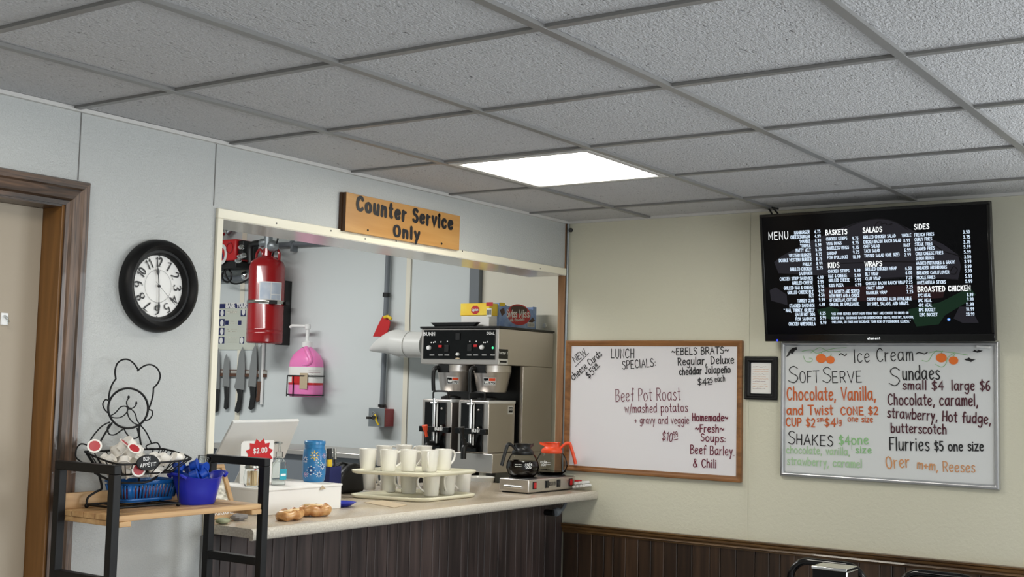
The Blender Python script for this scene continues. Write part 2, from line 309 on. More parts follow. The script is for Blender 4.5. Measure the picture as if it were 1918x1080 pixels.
# ------------------------------------------------------------------ single-stroke lettering (x-height 4, capitals 6)
G = {
'a': (4, '~3.2,3.4 2,4 .6,3.2 .3,1.6 1,.2 2.2,.4 3.2,1.8|3.3,4 3.3,.8 3.8,0'), 'b': (3.8, '.4,6.4 .4,0|~.4,2.6 1.6,4 3,3.4 3.4,2 2.8,.4 1.6,0 .4,1'),
'c': (3.5, '~3.1,3.3 2,4 .7,3.2 .3,1.8 1,.3 2.1,0 3.2,.7'), 'd': (3.9, '~3.2,3 2,4 .6,3.2 .3,1.6 1.1,.1 2.3,.4 3.2,1.6|3.3,6.4 3.3,0'),
'e': (3.6, '~.4,2 2.2,2.2 3.2,2.9 2.4,3.9 1.2,3.7 .4,2.2 .9,.5 2,0 3.2,.7'), 'f': (2.8, '~2.9,5.8 2.1,6.4 1.4,5.5 1.3,3 1.3,0|.3,3.6 2.5,3.7'),
'g': (3.8, '~3.2,3.2 2,4 .6,3.2 .4,1.8 1.2,.5 2.4,.8 3.2,2|~3.3,4 3.3,0 2.8,-1.8 1.6,-2.2 .4,-1.5'), 'h': (3.5, '.4,6.4 .4,0|~.4,2.4 1.5,3.9 2.7,3.6 3,2.2 3,0'),
'i': (1.1, '.5,4 .5,0|.5,5.3 .5,5.6'), 'j': (1.8, '~1.2,4 1.2,-.5 .8,-2 -.3,-1.8|1.2,5.3 1.2,5.6'), 'k': (3.4, '.4,6.4 .4,0|3,4 .5,1.6|1.2,2.2 3.1,0'),
'l': (1.1, '.5,6.4 .5,0'), 'm': (4.8, '.4,4 .4,0|~.4,2.4 1.3,3.9 2.2,3.3 2.3,0|~2.3,2.4 3.2,3.9 4.2,3.3 4.3,0'), 'n': (3.5, '.4,4 .4,0|~.4,2.4 1.5,3.9 2.7,3.6 3,2.2 3,0'),
'ñ': (3.5, '.4,4 .4,0|~.4,2.4 1.5,3.9 2.7,3.6 3,2.2 3,0|~.5,5 1.2,5.6 2,5.1 2.8,5.7'), 'o': (3.8, '~1.8,4 .6,3.3 .3,1.8 .9,.3 1.9,0 3,.6 3.4,2.1 2.8,3.5 1.8,4'),
'p': (3.8, '.4,4 .4,-2.4|~.4,2.6 1.6,4 3,3.4 3.4,2 2.8,.4 1.6,0 .4,1'), 'r': (2.7, '.4,4 .4,0|~.4,2.3 1.2,3.6 2.4,3.8'), 's': (3.1, '~2.8,3.5 1.6,4 .6,3.2 1.4,2.2 2.5,1.6 2.7,.6 1.6,0 .3,.5'),
't': (2.7, '1.3,5.8 1.3,.6 1.8,0 2.4,.2|.2,4 2.5,4.1'), 'u': (3.6, '~.4,4 .4,1.2 1.2,0 2.4,.4 3,1.8|3.1,4 3.1,0'), 'v': (3.2, '.2,4 1.6,0 3,4'), 'w': (4.5, '.2,4 1.1,0 2.2,3.2 3.3,0 4.3,4'),
'x': (3.2, '.2,4 3,0|3,4 .2,0'), 'y': (3.3, '.2,4 1.7,.3|3.1,4 .8,-2.4'), 'z': (3.3, '.3,4 2.9,4 .3,0 3,0'), 'q': (3.8, '~3.2,3.2 2,4 .6,3.2 .4,1.8 1.2,.5 2.4,.8 3.2,2|3.3,4 3.3,-2.4'),
'A': (4.4, '0,0 2.1,6 4.2,0|.8,2.2 3.4,2.2'), 'B': (4, '.4,0 .4,6|~.4,6 2.6,5.9 3.2,4.7 2.2,3.4 .5,3.1|~.5,3.1 2.8,3 3.8,1.6 2.6,.2 .4,0'), 'C': (4.2, '~3.8,5 2.6,6 1,5.2 .3,3 1,.7 2.5,0 3.9,.9'),
'D': (4.3, '.4,0 .4,6|~.4,6 2.6,5.6 3.9,3.4 3.2,1 1.8,.1 .4,0'), 'E': (3.8, '3.4,6 .4,6 .4,0 3.5,0|.4,3.1 2.9,3.1'), 'F': (3.5, '3.4,6 .4,6 .4,0|.4,3.1 2.7,3.1'),
'G': (4.4, '~3.8,5 2.6,6 1,5.2 .3,3 1,.7 2.5,0 3.7,.9|2.4,2.6 3.9,2.6 3.9,.2'), 'H': (4.1, '.4,6 .4,0|3.6,6 3.6,0|.4,3 3.6,3'), 'I': (1.1, '.5,6 .5,0'), 'J': (3.7, '~2.6,6 2.6,1.4 1.8,0 .3,.8|1.2,6 3.8,6'),
'K': (4.1, '.4,6 .4,0|3.6,6 .5,2.6|1.3,3.4 3.8,0'), 'L': (3.5, '.4,6 .4,0 3.3,0'), 'M': (4.7, '.4,0 .4,6 2.3,1.6 4.2,6 4.2,0'), 'N': (4.1, '.4,0 .4,6 3.6,0 3.6,6'),
'O': (4.5, '~2.2,6 .8,5.2 .3,3 .9,.8 2.2,0 3.6,.8 4.1,3 3.5,5.2 2.2,6'), 'P': (3.8, '.4,0 .4,6|~.4,6 2.8,5.8 3.5,4.4 2.6,3 .5,2.8'), 'Q': (4.5, '~2.2,6 .8,5.2 .3,3 .9,.8 2.2,0 3.6,.8 4.1,3 3.5,5.2 2.2,6|2.7,1.6 4.2,-.3'),
'R': (4, '.4,0 .4,6|~.4,6 2.8,5.8 3.5,4.4 2.6,3 .5,2.8|1.8,2.9 3.7,0'), 'S': (3.8, '~3.4,5.2 2,6 .6,5 1.2,3.6 2.8,2.8 3.5,1.5 2.2,0 .3,.7'), 'T': (4.3, '0,6 4.2,6|2.1,6 2.1,0'),
'U': (4.2, '~.4,6 .4,2 1.4,.2 2.8,.2 3.7,2 3.7,6'), 'V': (4.2, '.1,6 2.1,0 4.1,6'), 'W': (5.6, '.1,6 1.4,0 2.8,4.8 4.2,0 5.5,6'), 'X': (4, '.2,6 3.8,0|3.8,6 .2,0'), 'Y': (4, '.1,6 2,3 3.9,6|2,3 2,0'), 'Z': (4, '.3,6 3.7,6 .3,0 3.8,0'),
'0': (3.6, '~1.8,6 .7,5.1 .3,3 .8,.9 1.8,0 2.9,.9 3.3,3 2.8,5.1 1.8,6'), '1': (2, '.3,4.8 1.3,6 1.3,0'), '2': (3.6, '~.4,4.7 1.6,6 3,5 2.6,3.2 .3,0|.3,0 3.3,0'), '3': (3.5, '~.4,5.3 1.7,6 2.9,4.8 1.4,3.2|~1.4,3.2 3.1,2.2 2.6,.4 1.4,0 .2,.7'),
'4': (3.7, '2.6,0 2.6,6 .2,2 3.6,2'), '5': (3.5, '3,6 .7,6 .5,3.5|~.5,3.5 2.2,3.8 3.2,2 2,.1 .3,.6'), '6': (3.6, '~2.9,5.8 1.3,5 .4,2.4 1,.3 2.4,.1 3.2,1.6 2.4,3.1 .8,2.6'), '7': (3.4, '.2,6 3.2,6 1.2,0'),
'8': (3.6, '~1.8,3.2 .6,4.3 1.1,5.8 2.5,5.8 3,4.4 1.8,3.2 .4,1.8 .9,.2 2.7,.2 3.2,1.8 1.8,3.2'), '9': (3.6, '~3,3.6 1.8,2.7 .6,3.6 .6,5.2 1.8,6 3,5.2 3.1,3.4 2.6,.8 1.4,0'),
'$': (3.8, '~3.4,5 2,5.6 .6,4.8 1.2,3.4 2.8,2.7 3.5,1.5 2.2,.4 .3,1|1.9,6.6 1.9,-.6'), ',': (1.5, '.8,.3 .3,-1.2'), '.': (1.4, '.6,.15 .65,0'), ':': (1.5, '.6,.6 .6,.8|.6,3 .6,3.2'), '/': (2.6, '2.4,6.6 .2,-1.2'),
'&': (4.4, '~4,.2 1.4,4.4 1.6,5.8 2.8,5.6 2.6,4.2 .5,2 .8,.3 2.4,.1 3.8,2.2'), '+': (3.2, '1.5,3.6 1.5,.8|.2,2.2 2.8,2.2'), '~': (4, '~.2,2.4 1.1,3.4 2.2,2.6 3,2.1 3.8,3.2'), '*': (2, '1,6 1,4.6|.3,5.7 1.7,4.9|1.7,5.7 .3,4.9'),
'(': (1.8, '~1.5,6.6 .5,4.6 .5,1.6 1.5,-.4'), ')': (1.8, '~.3,6.6 1.3,4.6 1.3,1.6 .3,-.4'), "'": (1, '.5,6 .4,5'), '-': (2.4, '.2,3 2.1,3'), ' ': (2.2, ''), '_': (4, '0,0 4,0'), 'É': (3.8, '3.4,6 .4,6 .4,0 3.5,0|.4,3.1 2.9,3.1|1.6,6.8 2.6,7.6'),
}
def strokes(t, gap=.9, n=4):
    x = 0; out = []
    for ch in t:
        w, s = G[ch]
        for st in s.split('|') if s else ():
            sm = st[0] == '~'; pts = [tuple(map(float, q.split(','))) for q in st.lstrip('~').split()]
            if sm: pts = [(p.x, p.y) for p in cat([Vector((a, b, 0)) for a, b in pts], n)]
            out.append([(x+a, b) for a, b in pts])
        x += w+gap
    return out, max(x-gap, .1)
def write(mb_, t, P0, P1, cap, wd, nrm, up=None, gap=.9, n=4, nib=None, jit=0, lift=.0012):
    """lettering with its baseline from P0 to P1, capitals cap metres high"""
    P0 = Vector(P0); P1 = Vector(P1); nrm = Vector(nrm); st, w = strokes(t, gap, n); d = (P1-P0)/w; u = up or nrm.cross((P1-P0).normalized()); u = u*(cap/6)
    nb = None if nib is None else (nib, u.normalized())
    for s in st:
        a, b = random.uniform(-jit, jit), random.uniform(-jit, jit)
        mb_.ribbon([P0+d*(x+a)+u*(y+b) for x, y in s], wd, nrm, nb, lift)

# ================================================================== THE ROOM
CZ = 2.335; XW, YW = -7.5, -7.0          # ceiling height, far walls behind the camera
YK, XK, KZ = 4.6, .85, 2.95            # kitchen back wall, side wall, ceiling
DX0, DX1, DZ = -3.66, -2.795, 2.05       # doorway
OX0, OX1, OZ0, OZ1 = -2.19, -.016, 1.03, 2.083   # serving hatch
struct(mb('floor').box((XW, YW, -.05), (XK, YK, 0)).build('floor'))
w = mb('wall_l')
w.box((XW, 0, 0), (DX0, .12, CZ)); w.box((DX0, 0, DZ), (DX1, .12, CZ)); w.box((DX1, 0, 0), (OX0-.025, .12, CZ))
w.box((OX0-.025, 0, OZ1+.0), (OX1, .2, CZ)); w.box((OX0-.025, 0, 0), (0, .12, OZ0))
struct(w.build('wall_left'))
w = mb('wall_r').box((0, YW, 0), (.1, .045, CZ)); struct(w.build('wall_right'))
struct(mb('wall_o').box((XW-.1, YW, 0), (XW, .12, CZ)).build('wall_back'))
struct(mb('wall_o').box((XW, YW-.1, 0), (.1, YW, CZ)).build('wall_front'))
struct(mb('wall_k').box((-4.2, YK, 0), (XK, YK+.1, KZ)).build('wall_kitchen_back'))
struct(mb('wall_k').box((XK, .0, 0), (XK+.1, YK+.1, KZ)).build('wall_kitchen_right'))
struct(mb('wall_kr').box((.1, -.055, 0), (XK+.1, .045, KZ)).build('wall_kitchen_front'))
struct(mb('wall_k').box((-4.3, .12, 0), (-4.2, YK, KZ)).build('wall_kitchen_left'))
struct(mb('wall_o').box((-4.3, 0, KZ), (XK+.1, YK+.1, KZ+.05)).box((-4.3, 0, CZ+.06), (XK+.1, .12, KZ)).build('ceiling_kitchen'))
# suspended ceiling: tiles in a metal grid
T = .6096; gx = [-.3447-T*k for k in range(12)]; gy = [-.4507-T*k for k in range(11)]
xs = [0]+gx+[XW]; ys = [0]+gy+[YW]
ti = mb('tile')
for i in range(len(xs)-1):
    for j in range(len(ys)-1):
        if abs(xs[i+1]-gx[2]) < 1e-6 and abs(ys[j]-gy[0]) < 1e-6: continue
        dz = random.uniform(0, .002)
        ti.box((xs[i+1], ys[j+1], CZ+.006+dz), (xs[i], ys[j], CZ+.03))
ce = struct(ti.build('ceiling'))
te = mb('tee')
for x in gx: te.box((x-.0105, YW, CZ-.001), (x+.0105, 0, CZ+.007))
for y in gy: te.box((XW, y-.012, CZ-.003), (0, y+.012, CZ+.007))
te.mat('lampframe').box((XW, -.016, CZ-.006), (0, 0, CZ+.006)).box((-.016, YW, CZ-.006), (0, 0, CZ+.006))
struct(te.build('trim_1'))
# wall panel seams
sm = mb('tee_edge')
for x, z0 in ((-2.757, 2.126), (-2.2267, 2.12)): sm.box((x-.0015, -.002, z0), (x+.0015, 0, CZ-.006))
sm.box((-2.22, -.002, 0), (-2.214, .002, 1.03)); struct(sm.build('trim_2'))
sm = mb('wall_r').box((-.003, -.952, .9), (0, -.94, CZ-.006)); struct(sm.build('trim_3'))
# doorway
L = thing('door_1', (DX1-.4, 0, 0), 'pale tan door in the pine-lined doorway at far left', 'door'); L['kind'] = 'structure'
jm = mb('pine').box((DX1-.014, -.005, 0), (DX1, .12, DZ)).box((DX0, -.005, 0), (DX0+.014, .12, DZ)); jm.build('door_jamb', L)
mb('casing_h').box((DX0+.014, -.004, DZ-.012), (DX1-.014, .12, DZ)).build('door_head_jamb', L)
CD = DZ-.006
def casing_v(x0, sgn, name):
    q = mb('casing'); xs_ = [a*1.06 for a in (0, .012, .018, .045, .050, .068, .072)]; dp = [.012, .012, .02, .018, .024, .024, .016]
    prof = [(0, 0)]+[(a, -b) for a, b in zip(xs_, dp)]+[(.0763, 0)]
    q.prism([(x0+sgn*a, b, 0) for a, b in prof], (0, 0, CD)); n = len(prof)
    for k in range(n): px_, _, z_ = q.v[n+k]; q.v[n+k] = (px_, q.v[n+k][1], CD+abs(px_-x0))
    return q.build(name, L)
casing_v(DX1-.006, 1, 'door_casing'); casing_v(DX0+.006, -1, 'door_casing')
q = mb('casing_h'); prof = [(0, 0), (0, -.012), (.012, -.012), (.018, -.02), (.045, -.018), (.05, -.024), (.068, -.024), (.072, -.016), (.072, 0)]
prof = [(a*1.06, b) for a, b in prof]
q.prism([(DX0+.006, b, CD+a) for a, b in prof], (DX1-DX0-.012, 0, 0)); n = len(prof)
for k in range(2*n): x_, y_, z_ = q.v[k]; q.v[k] = (x_+(z_-CD)*(1 if k >= n else -1), y_, z_)
q.build('door_casing', L)
mb('door').box((DX0+.014, .085, .01), (DX1-.014, .12, DZ-.012)).build('door_panel', L, .002)
hk = thing('wall_hook', tuple(Y(7, 597, .085)), 'small clear plastic hook stuck on the tan door', 'hook')
hp = Y(7, 597, .085); mb('white').box((hp.x-.012, .080, hp.z-.018), (hp.x+.012, .085, hp.z+.018)).build('hook_base', hk, .002)
mb('clearp').tube([(hp.x, .080, hp.z+.008), (hp.x, .066, hp.z), (hp.x, .064, hp.z-.012), (hp.x, .060, hp.z-.004)], .004).build('hook_arm', hk)
# serving hatch trim
t = mb('cream')
t.box((OX0-.025, -.012, OZ1-.003), (OX1, .0, OZ1+.03)).box((OX0-.025, -.012, OZ0), (OX0, 0, OZ1-.003))
struct(t.build('trim_4', bevel=.002))
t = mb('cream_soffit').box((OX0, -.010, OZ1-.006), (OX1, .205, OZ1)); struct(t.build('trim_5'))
t = mb('cream').box((OX0-.006, 0, OZ0), (OX0, .122, OZ1-.006)); struct(t.build('trim_6'))
t = mb('black')
for px, py in ((518, 418), (620, 432), (684, 447), (742, 451), (866, 470), (1012, 503)):
    p = Y(px, py, -.012); t.lathe([(.0035, 0), (.002, .002)], p, 8, (0, -1, 0))
tag(t.build('trim_screw'), 'tiny dark screw heads along the cream trim over the hatch', 'screws'); bpy.data.objects['trim_screw']['kind'] = 'structure'
struct(mb('post').box((-.0155, -.004, 1.068), (-.0005, .034, CZ-.0065)).build('trim_7', bevel=.002))
# wainscot under the hatch and along the right wall, chair rail
p = mb('plank'); x = OX0-.02
while x < -.02:
    wd = random.choice((.045, .06, .075, .09)); x1 = min(x+wd, -.016); p.box((x+.0012, -.02-random.uniform(0, .002), .0), (x1-.0012, 0, OZ0)); x = x1
struct(p.build('wall_counter', bevel=.0025))
p = mb('plank_r'); y = -.022
while y > YW:
    wd = random.choice((.05, .065, .075, .085)); y1 = y-wd; p.box((-.014-random.uniform(0, .002), y1+.0012, .1), (0, y-.0012, .87)); y = y1
struct(p.build('wall_wainscot', bevel=.0025))
struct(mb('plank_r').box((-.016, YW, 0), (0, -.022, .1)).build('baseboard_right', bevel=.003))
prof = [(0, .862), (-.016, .862), (-.018, .868), (-.026, .872), (-.022, .88), (-.03, .886), (-.032, .893), (-.028, .896), (-.034, .9), (-.034, .906), (0, .906)]
struct(mb('rail').prism([(a, -.021, b) for a, b in prof], (0, YW+.021, 0)).build('trim_8', sharp=20))
c = thing('conduit', (-.012, -.010, .91), 'thin grey metal conduit running up the corner beside the wooden post', 'pipe')
mb('galv').cyl((-.0075, -.0112, 1.075), (-.0075, -.0112, CZ-.0065), .0062, 12).build('pipe', c)
mb('black').lathe([(.009, 0), (.011, .006), (.006, .014)], X(1069, 431, -.02), 12, (-.8, -.6, 0)).build('clamp', c)
# windows out of frame, the source of the daylight
for nm, a, b in (('window_1', (-.02, -6.25, .85), (0, -2.95, 2.25)),):
    g = mb('white')
    for z in (.85, 2.2): g.box((-.03, -6.25, z), (0, -2.95, z+.05))
    for y in (-6.25, -4.62, -3.0): g.box((-.03, y, .85), (0, y+.05, 2.25))
    struct(g.build(nm))
g = mb('white')
for z in (.85, 2.2): g.box((-6.65, YW, z), (-2.55, YW+.03, z+.05))
for x in (-6.65, -4.62, -2.6): g.box((x, YW, .85), (x+.05, YW+.03, 2.25))
struct(g.build('window_2'))
# lit ceiling panel
x0, x1, y0, y1 = gx[2], gx[1], gy[1], gy[0]
l = thing('ceiling_light', ((x0+x1)/2, (y0+y1)/2, CZ), 'square lit ceiling light panel above the serving hatch', 'light')
f = mb('lampframe')
for a, b in (((x0+.012, y0+.012), (x1-.012, y0+.04)), ((x0+.012, y1-.04), (x1-.012, y1-.012)), ((x0+.012, y0+.04), (x0+.04, y1-.04)), ((x1-.04, y0+.04), (x1-.012, y1-.04))): f.box((a[0], a[1], CZ-.004), (b[0], b[1], CZ+.02))
f.build('frame', l, .002)
mb('lamp').box((x0+.04, y0+.04, CZ+.002), (x1-.04, y1-.04, CZ+.012)).build('diffuser', l)

# ================================================================== THINGS ON THE LEFT WALL
NL = Vector((0, -1, 0)); NR = Vector((-1, 0, 0))
cc = Y(291, 536, 0); cc = Vector((-2.447, 0, 1.832))
k = thing('wall_clock', tuple(cc), 'round black-framed wall clock with large black numerals', 'clock'); CR = .148
mb('blackm').lathe([(.098, -.006), (.1, -.016), (.106, -.024), (.114, -.024), (.118, -.034), (.128, -.042), (.140, -.036), (.147, -.022), (.148, -.008), (.146, 0), (.098, 0), (.098, -.006)], cc, 64, (0, 1, 0), cap=False).build('rim', k)
mb('face').lathe([(.101, 0), (.101, -.006), (0, -.006)], cc, 48, (0, 1, 0)).build('dial', k)
n = mb('ink'); ux, uz = Vector((1, 0, 0)), Vector((0, 0, 1)); yo = Vector((0, -.0075, 0))
for h in range(1, 13):
    a = PI/2-h*PI/6; t_ = str(h); r = .077; ctr = cc+yo+ux*math.cos(a)*r+uz*math.sin(a)*r
    ru, rw = ux*math.sin(a)-uz*math.cos(a), ux*math.cos(a)+uz*math.sin(a)
    wdt = .024 if h < 10 else .03; hh = .029
    write(n, t_, ctr-ru*wdt*.4-rw*hh*.5, ctr+ru*wdt*.4-rw*hh*.5, hh, .0052, NL, up=rw, nib=.25, gap=.5)
for h in range(60):
    a = h*PI/30; d = ux*math.cos(a)+uz*math.sin(a)
    if h % 5 == 0: n.disc(cc+yo+d*.096, ux, uz, .0022, seg=8, lift=.0012)
n.ribbon([cc+yo+ux*.052*math.cos(i*PI/24)+uz*.052*math.sin(i*PI/24) for i in range(49)], .0008, NL, lift=.0008)
n.build('numerals', k, recalc=False)
hd = mb('ink')
def hand(deg, ln, wd, tail=.0, yo_=.012):
    a = math.radians(90-deg); d = ux*math.cos(a)+uz*math.sin(a); e = ux*-math.sin(a)+uz*math.cos(a); o = cc+Vector((0, -yo_, 0))
    hd.prism([o-d*tail-e*wd*.3, o+d*ln*.55-e*wd*.3, o+d*ln*.72-e*wd*1.3, o+d*ln, o+d*ln*.72+e*wd*1.3, o+d*ln*.55+e*wd*.3, o-d*tail+e*wd*.3], (0, -.001, 0))
hand(352, .062, .0045); hand(177, .088, .0036); hand(130, .09, .0012, .02, .015); hd.lathe([(.004, 0), (.004, -.006), (0, -.007)], cc+Vector((0, -.01, 0)), 12, (0, 1, 0))
hd.build('hands', k)
# wooden sign
a, b, c_, d_ = Y(649, 362, -.03), Y(862, 402, -.03), Y(860, 467, -.03), Y(642, 433, -.03)
x0, x1, z0, z1 = a.x, b.x, (c_.z+d_.z)/2, (a.z+b.z)/2
s = thing('hanging_sign', ((x0+x1)/2, 0, z0), 'long wooden sign reading Counter Service Only above the hatch', 'sign')
mb('signw').box((x0, -.03, z0), (x1, -.013, z1)).mat('signedge').box((x0, -.0295, z0), (x0-.002, -.012, z1)).build('board', s, .001)
mb('signedge').box((x0-.006, -.013, z0), (x1, -.0, z1)).build('backing', s)
n = mb('ink')
def sg(px, py): return Y(px, py, -.03)
write(n, 'Counter', sg(668, 392), sg(760, 413), .050, .0172, NL, nib=.6, gap=1.9)
write(n, 'Service', sg(773, 414), sg(847, 429), .050, .0172, NL, nib=.6, gap=1.9)
write(n, 'Only', sg(737, 441), sg(785, 448), .040, .0160, NL, nib=.6, gap=1.9)
n.build('lettering', s, recalc=False)
for px, py in ((689, 431), (827, 456)): mb('black').lathe([(.005, 0), (.003, .003)], sg(px, py), 10, (0, -1, 0)).build('screw', s)

# ================================================================== THINGS ON THE RIGHT WALL
def frame_rect(m_, y0, y1, z0, z1, w_, dp, name, par, bevel=.003, prof=None):
    """mitred frame on the wall x=0, outer size y0..y1, z0..z1"""
    q = MB().mat(m_); prof = prof or [(0, 0), (0, dp), (w_*.35, dp), (w_*.6, dp*.75), (w_, dp*.6), (w_, 0)]
    rings = []
    for a_, d2 in prof: rings.append([(-d2, y0+a_, z0+a_), (-d2, y1-a_, z0+a_), (-d2, y1-a_, z1-a_), (-d2, y0+a_, z1-a_)])
    vs = [p_ for r_ in rings for p_ in r_]; fs = []
    for i in range(len(rings)-1):
        for j in range(4): fs.append((i*4+j, i*4+(j+1) % 4, i*4+4+(j+1) % 4, i*4+4+j))
    q.add(vs, fs); return q.build(name, par, bevel)
# whiteboard with the lunch specials
y0, y1, z0, z1 = -.925, -.0185, 1.150, 1.766
b = thing('whiteboard', (0, (y0+y1)/2, z0), 'wood-framed whiteboard with handwritten lunch specials in black and maroon', 'whiteboard', 'whiteboards on the right wall')
frame_rect('framew', y0, y1, z0, z1, .026, .02, 'frame', b)
mb('board').box((-.008, y0+.02, z0+.02), (0, y1-.02, z1-.02)).build('writing_surface', b)
def b1(cx, cy): return X(1050+.25926*cx, 630+.25926*cy, -.009)
n = MB()
def wr(f, mat_, t, x0_, y0_, x1_, y1_, cap, sw, gap=.9, jit=.12):
    A, B = f(x0_, y0_), f(x1_, y1_); n.mat(mat_); sc = .25926*((A-CAM).length)/FOC if f is b1 else .27778*((A-CAM).length)/FOC
    write(n, t, A, B, cap*sc, sw*sc, NR, gap=gap, jit=jit)
def ln(f, mat_, x0_, y0_, x1_, y1_, sw):
    A, B = f(x0_, y0_), f(x1_, y1_); n.mat(mat_); sc = .26*((A-CAM).length)/FOC; n.ribbon([A, B], sw*sc, NR, lift=.0012)
for a in (('NEW', 103, 190, 190, 125, 46, 6), ('cheese Curds', 92, 318, 303, 135, 50, 6), ('$5', 202, 308, 250, 262, 50, 6.5), ('99', 245, 248, 277, 215, 32, 5.5), ('LUNCH', 365, 155, 533, 155, 64, 6), ('SPECIALS:', 447, 236, 692, 214, 58, 6),
          ('~EBELS BRATS~', 803, 133, 1215, 123, 48, 6.5), ('Regular, Deluxe', 848, 208, 1255, 192, 52, 7), ('cheddar Jalapeño', 858, 277, 1230, 260, 48, 7.5), ('$4', 988, 350, 1056, 352, 48, 7), ('25', 1062, 335, 1100, 331, 32, 6.5), ('each', 1115, 328, 1190, 322, 42, 5)): wr(b1, 'ink', *a)
for a in ((108, 217, 204, 120, 4.5), (255, 243, 285, 210, 4.5), (1068, 347, 1098, 343, 4.5)): ln(b1, 'ink', *a)
for a in (('Beef Pot Roast', 398, 470, 870, 458, 86, 5), ('w/mashed potatos', 465, 550, 920, 542, 58, 5.5), ('+ gravy and veggie', 535, 628, 930, 630, 50, 5), ('$10', 730, 745, 808, 762, 62, 6), ('99', 818, 728, 850, 722, 38, 5),
          ('Homemade~', 952, 608, 1210, 612, 52, 8), ('~Fresh~', 972, 688, 1180, 694, 52, 7.5), ('Soups:', 1012, 752, 1195, 764, 52, 7), ('Beef Barley.', 937, 845, 1260, 860, 60, 6.5), ('& Chili', 957, 940, 1127, 948, 56, 7.5)): wr(b1, 'inkred', *a)
ln(b1, 'inkred', 818, 746, 848, 740, 4.5)
n.build('handwriting', b, recalc=False)
# small framed notice
y0, y1, z0, z1 = -1.084, -.936, 1.510, 1.697
fr = thing('picture_frame', (0, (y0+y1)/2, z0), 'small black picture frame with a handwritten note between the whiteboards', 'picture frame')
frame_rect('blackm', y0, y1, z0, z1, .03, .018, 'frame', fr, prof=[(0, 0), (0, .014), (.004, .018), (.012, .016), (.016, .02), (.024, .012), (.027, .012), (.027, 0)])
mb('paper').box((-.006, y0+.025, z0+.025), (0, y1-.025, z1-.025)).build('note', fr)
n = MB()
for i in range(10):
    z_ = z1-.045-i*.0105; n.mat('inkbr' if i % 3 else 'inkred'); l_ = y1-.036; e_ = y0+.036+random.uniform(0, .02); st = [Vector((-.0065, l_+(e_-l_)*t_/14, z_+random.uniform(-.0018, .0018)+.0008*(t_ % 2))) for t_ in range(15)]
    n.ribbon(st, .0011, NR, lift=.0005)
n.build('handwriting', fr, recalc=False)
# ice cream whiteboard
y0, y1, z0, z1 = -1.995, -1.103, 1.190, 1.763
b = thing('whiteboard', (0, (y0+y1)/2, z0), 'aluminium-framed whiteboard with the ice cream menu and drawn pumpkins', 'whiteboard', 'whiteboards on the right wall')
frame_rect('alu', y0, y1, z0, z1, .02, .022, 'frame', b, prof=[(0, 0), (0, .012), (.004, .02), (.012, .022), (.019, .012), (.02, .008), (.02, 0)])
mb('board2').box((-.008, y0+.015, z0+.015), (0, y1-.015, z1-.015)).build('writing_surface', b)
def b2(cx, cy): return X(1380+.27778*cx, 630+.27778*cy, -.009)
n = MB()
for a in (('~', 688, 150, 745, 150, 60, 7), ('Ice Cream', 792, 175, 1195, 160, 84, 6), ('~', 1205, 140, 1290, 135, 50, 7), ('S', 345, 310, 420, 312, 108, 5.5), ('OFT', 425, 312, 560, 308, 74, 5.5), ('S', 575, 310, 640, 310, 100, 5.5), ('ERVE', 645, 312, 845, 305, 72, 5.5),
          ('S', 342, 722, 395, 725, 84, 6), ('HAKES', 402, 726, 650, 738, 66, 6.5), ('S', 1023, 328, 1105, 332, 116, 6), ('undaes', 1118, 292, 1370, 288, 84, 8), ('Flurries', 1032, 765, 1300, 770, 80, 8), ('$5 one size', 1333, 770, 1668, 770, 58, 8)): wr(b2, 'ink', *a)
for a in (('Chocolate, Vanilla,', 340, 428, 940, 428, 80, 9), ('and Twist', 338, 525, 650, 525, 58, 9), ('CONE $2', 703, 528, 955, 525, 48, 8), ('CUP $2', 332, 602, 530, 608, 52, 8), ('sm', 542, 575, 585, 572, 34, 4.5), ('$4', 592, 605, 668, 608, 52, 8), ('lg', 676, 588, 708, 588, 38, 5), ('one size', 750, 572, 918, 577, 38, 6)): wr(b2, 'inkor', *a)
for a in (('$4one', 690, 728, 890, 724, 56, 8), ('size', 802, 784, 910, 786, 42, 6.5)): wr(b2, 'inkgr', *a)
ln(b2, 'inkgr', 776, 680, 776, 762, 4)
for a in (('chocolate, vanilla,', 335, 785, 765, 800, 46, 6), ('strawberry, caramel', 340, 862, 845, 885, 50, 6.5)): wr(b2, 'inkgr2', *a)
for a in (('small $4', 1118, 356, 1395, 360, 54, 8), ('large $6', 1450, 362, 1710, 362, 60, 8), ('Chocolate, caramel,', 1020, 460, 1630, 466, 68, 8), ('strawberry, Hot fudge,', 1015, 545, 1715, 590, 62, 8), ('butterscotch', 1040, 645, 1415, 655, 56, 8)): wr(b2, 'inkdr', *a)
for a in (('Orer', 1008, 888, 1168, 880, 74, 7.5), ('m+m,', 1215, 888, 1360, 905, 56, 7), ('Reeses', 1390, 908, 1610, 915, 62, 6)): wr(b2, 'inkbr', *a)
for cx, cy, r in ((570, 147, 33), (632, 157, 27), (1380, 143, 32), (1462, 161, 28)):
    P = b2(cx, cy); sc = .27778*(P-CAM).length/FOC; n.mat('pump').disc(P, Vector((0, -1, 0)), Vector((0, 0, 1)), r*sc*1.05, r*sc*.92, 24, .0014)
    n.mat('inkgr'); n.ribbon([b2(cx, cy-r), b2(cx+8, cy-r-14)], 4*sc, NR, lift=.0014)
for pts in ([(440, 100), (500, 90), (540, 112), (600, 95), (660, 80), (740, 75)], [(450, 130), (465, 165), (500, 170), (510, 150), (490, 145)], [(500, 110), (560, 75), (620, 100), (700, 100)], [(1300, 110), (1350, 98), (1420, 105), (1470, 110), (1560, 125)], [(1250, 160), (1290, 165), (1320, 120), (1350, 95)], [(1340, 185), (1380, 205), (1410, 185), (1425, 140), (1470, 108)]):
    q = cat([b2(*p_) for p_ in pts], 5); n.mat('inkgr'); n.ribbon(q, .0022, NR, lift=.001)
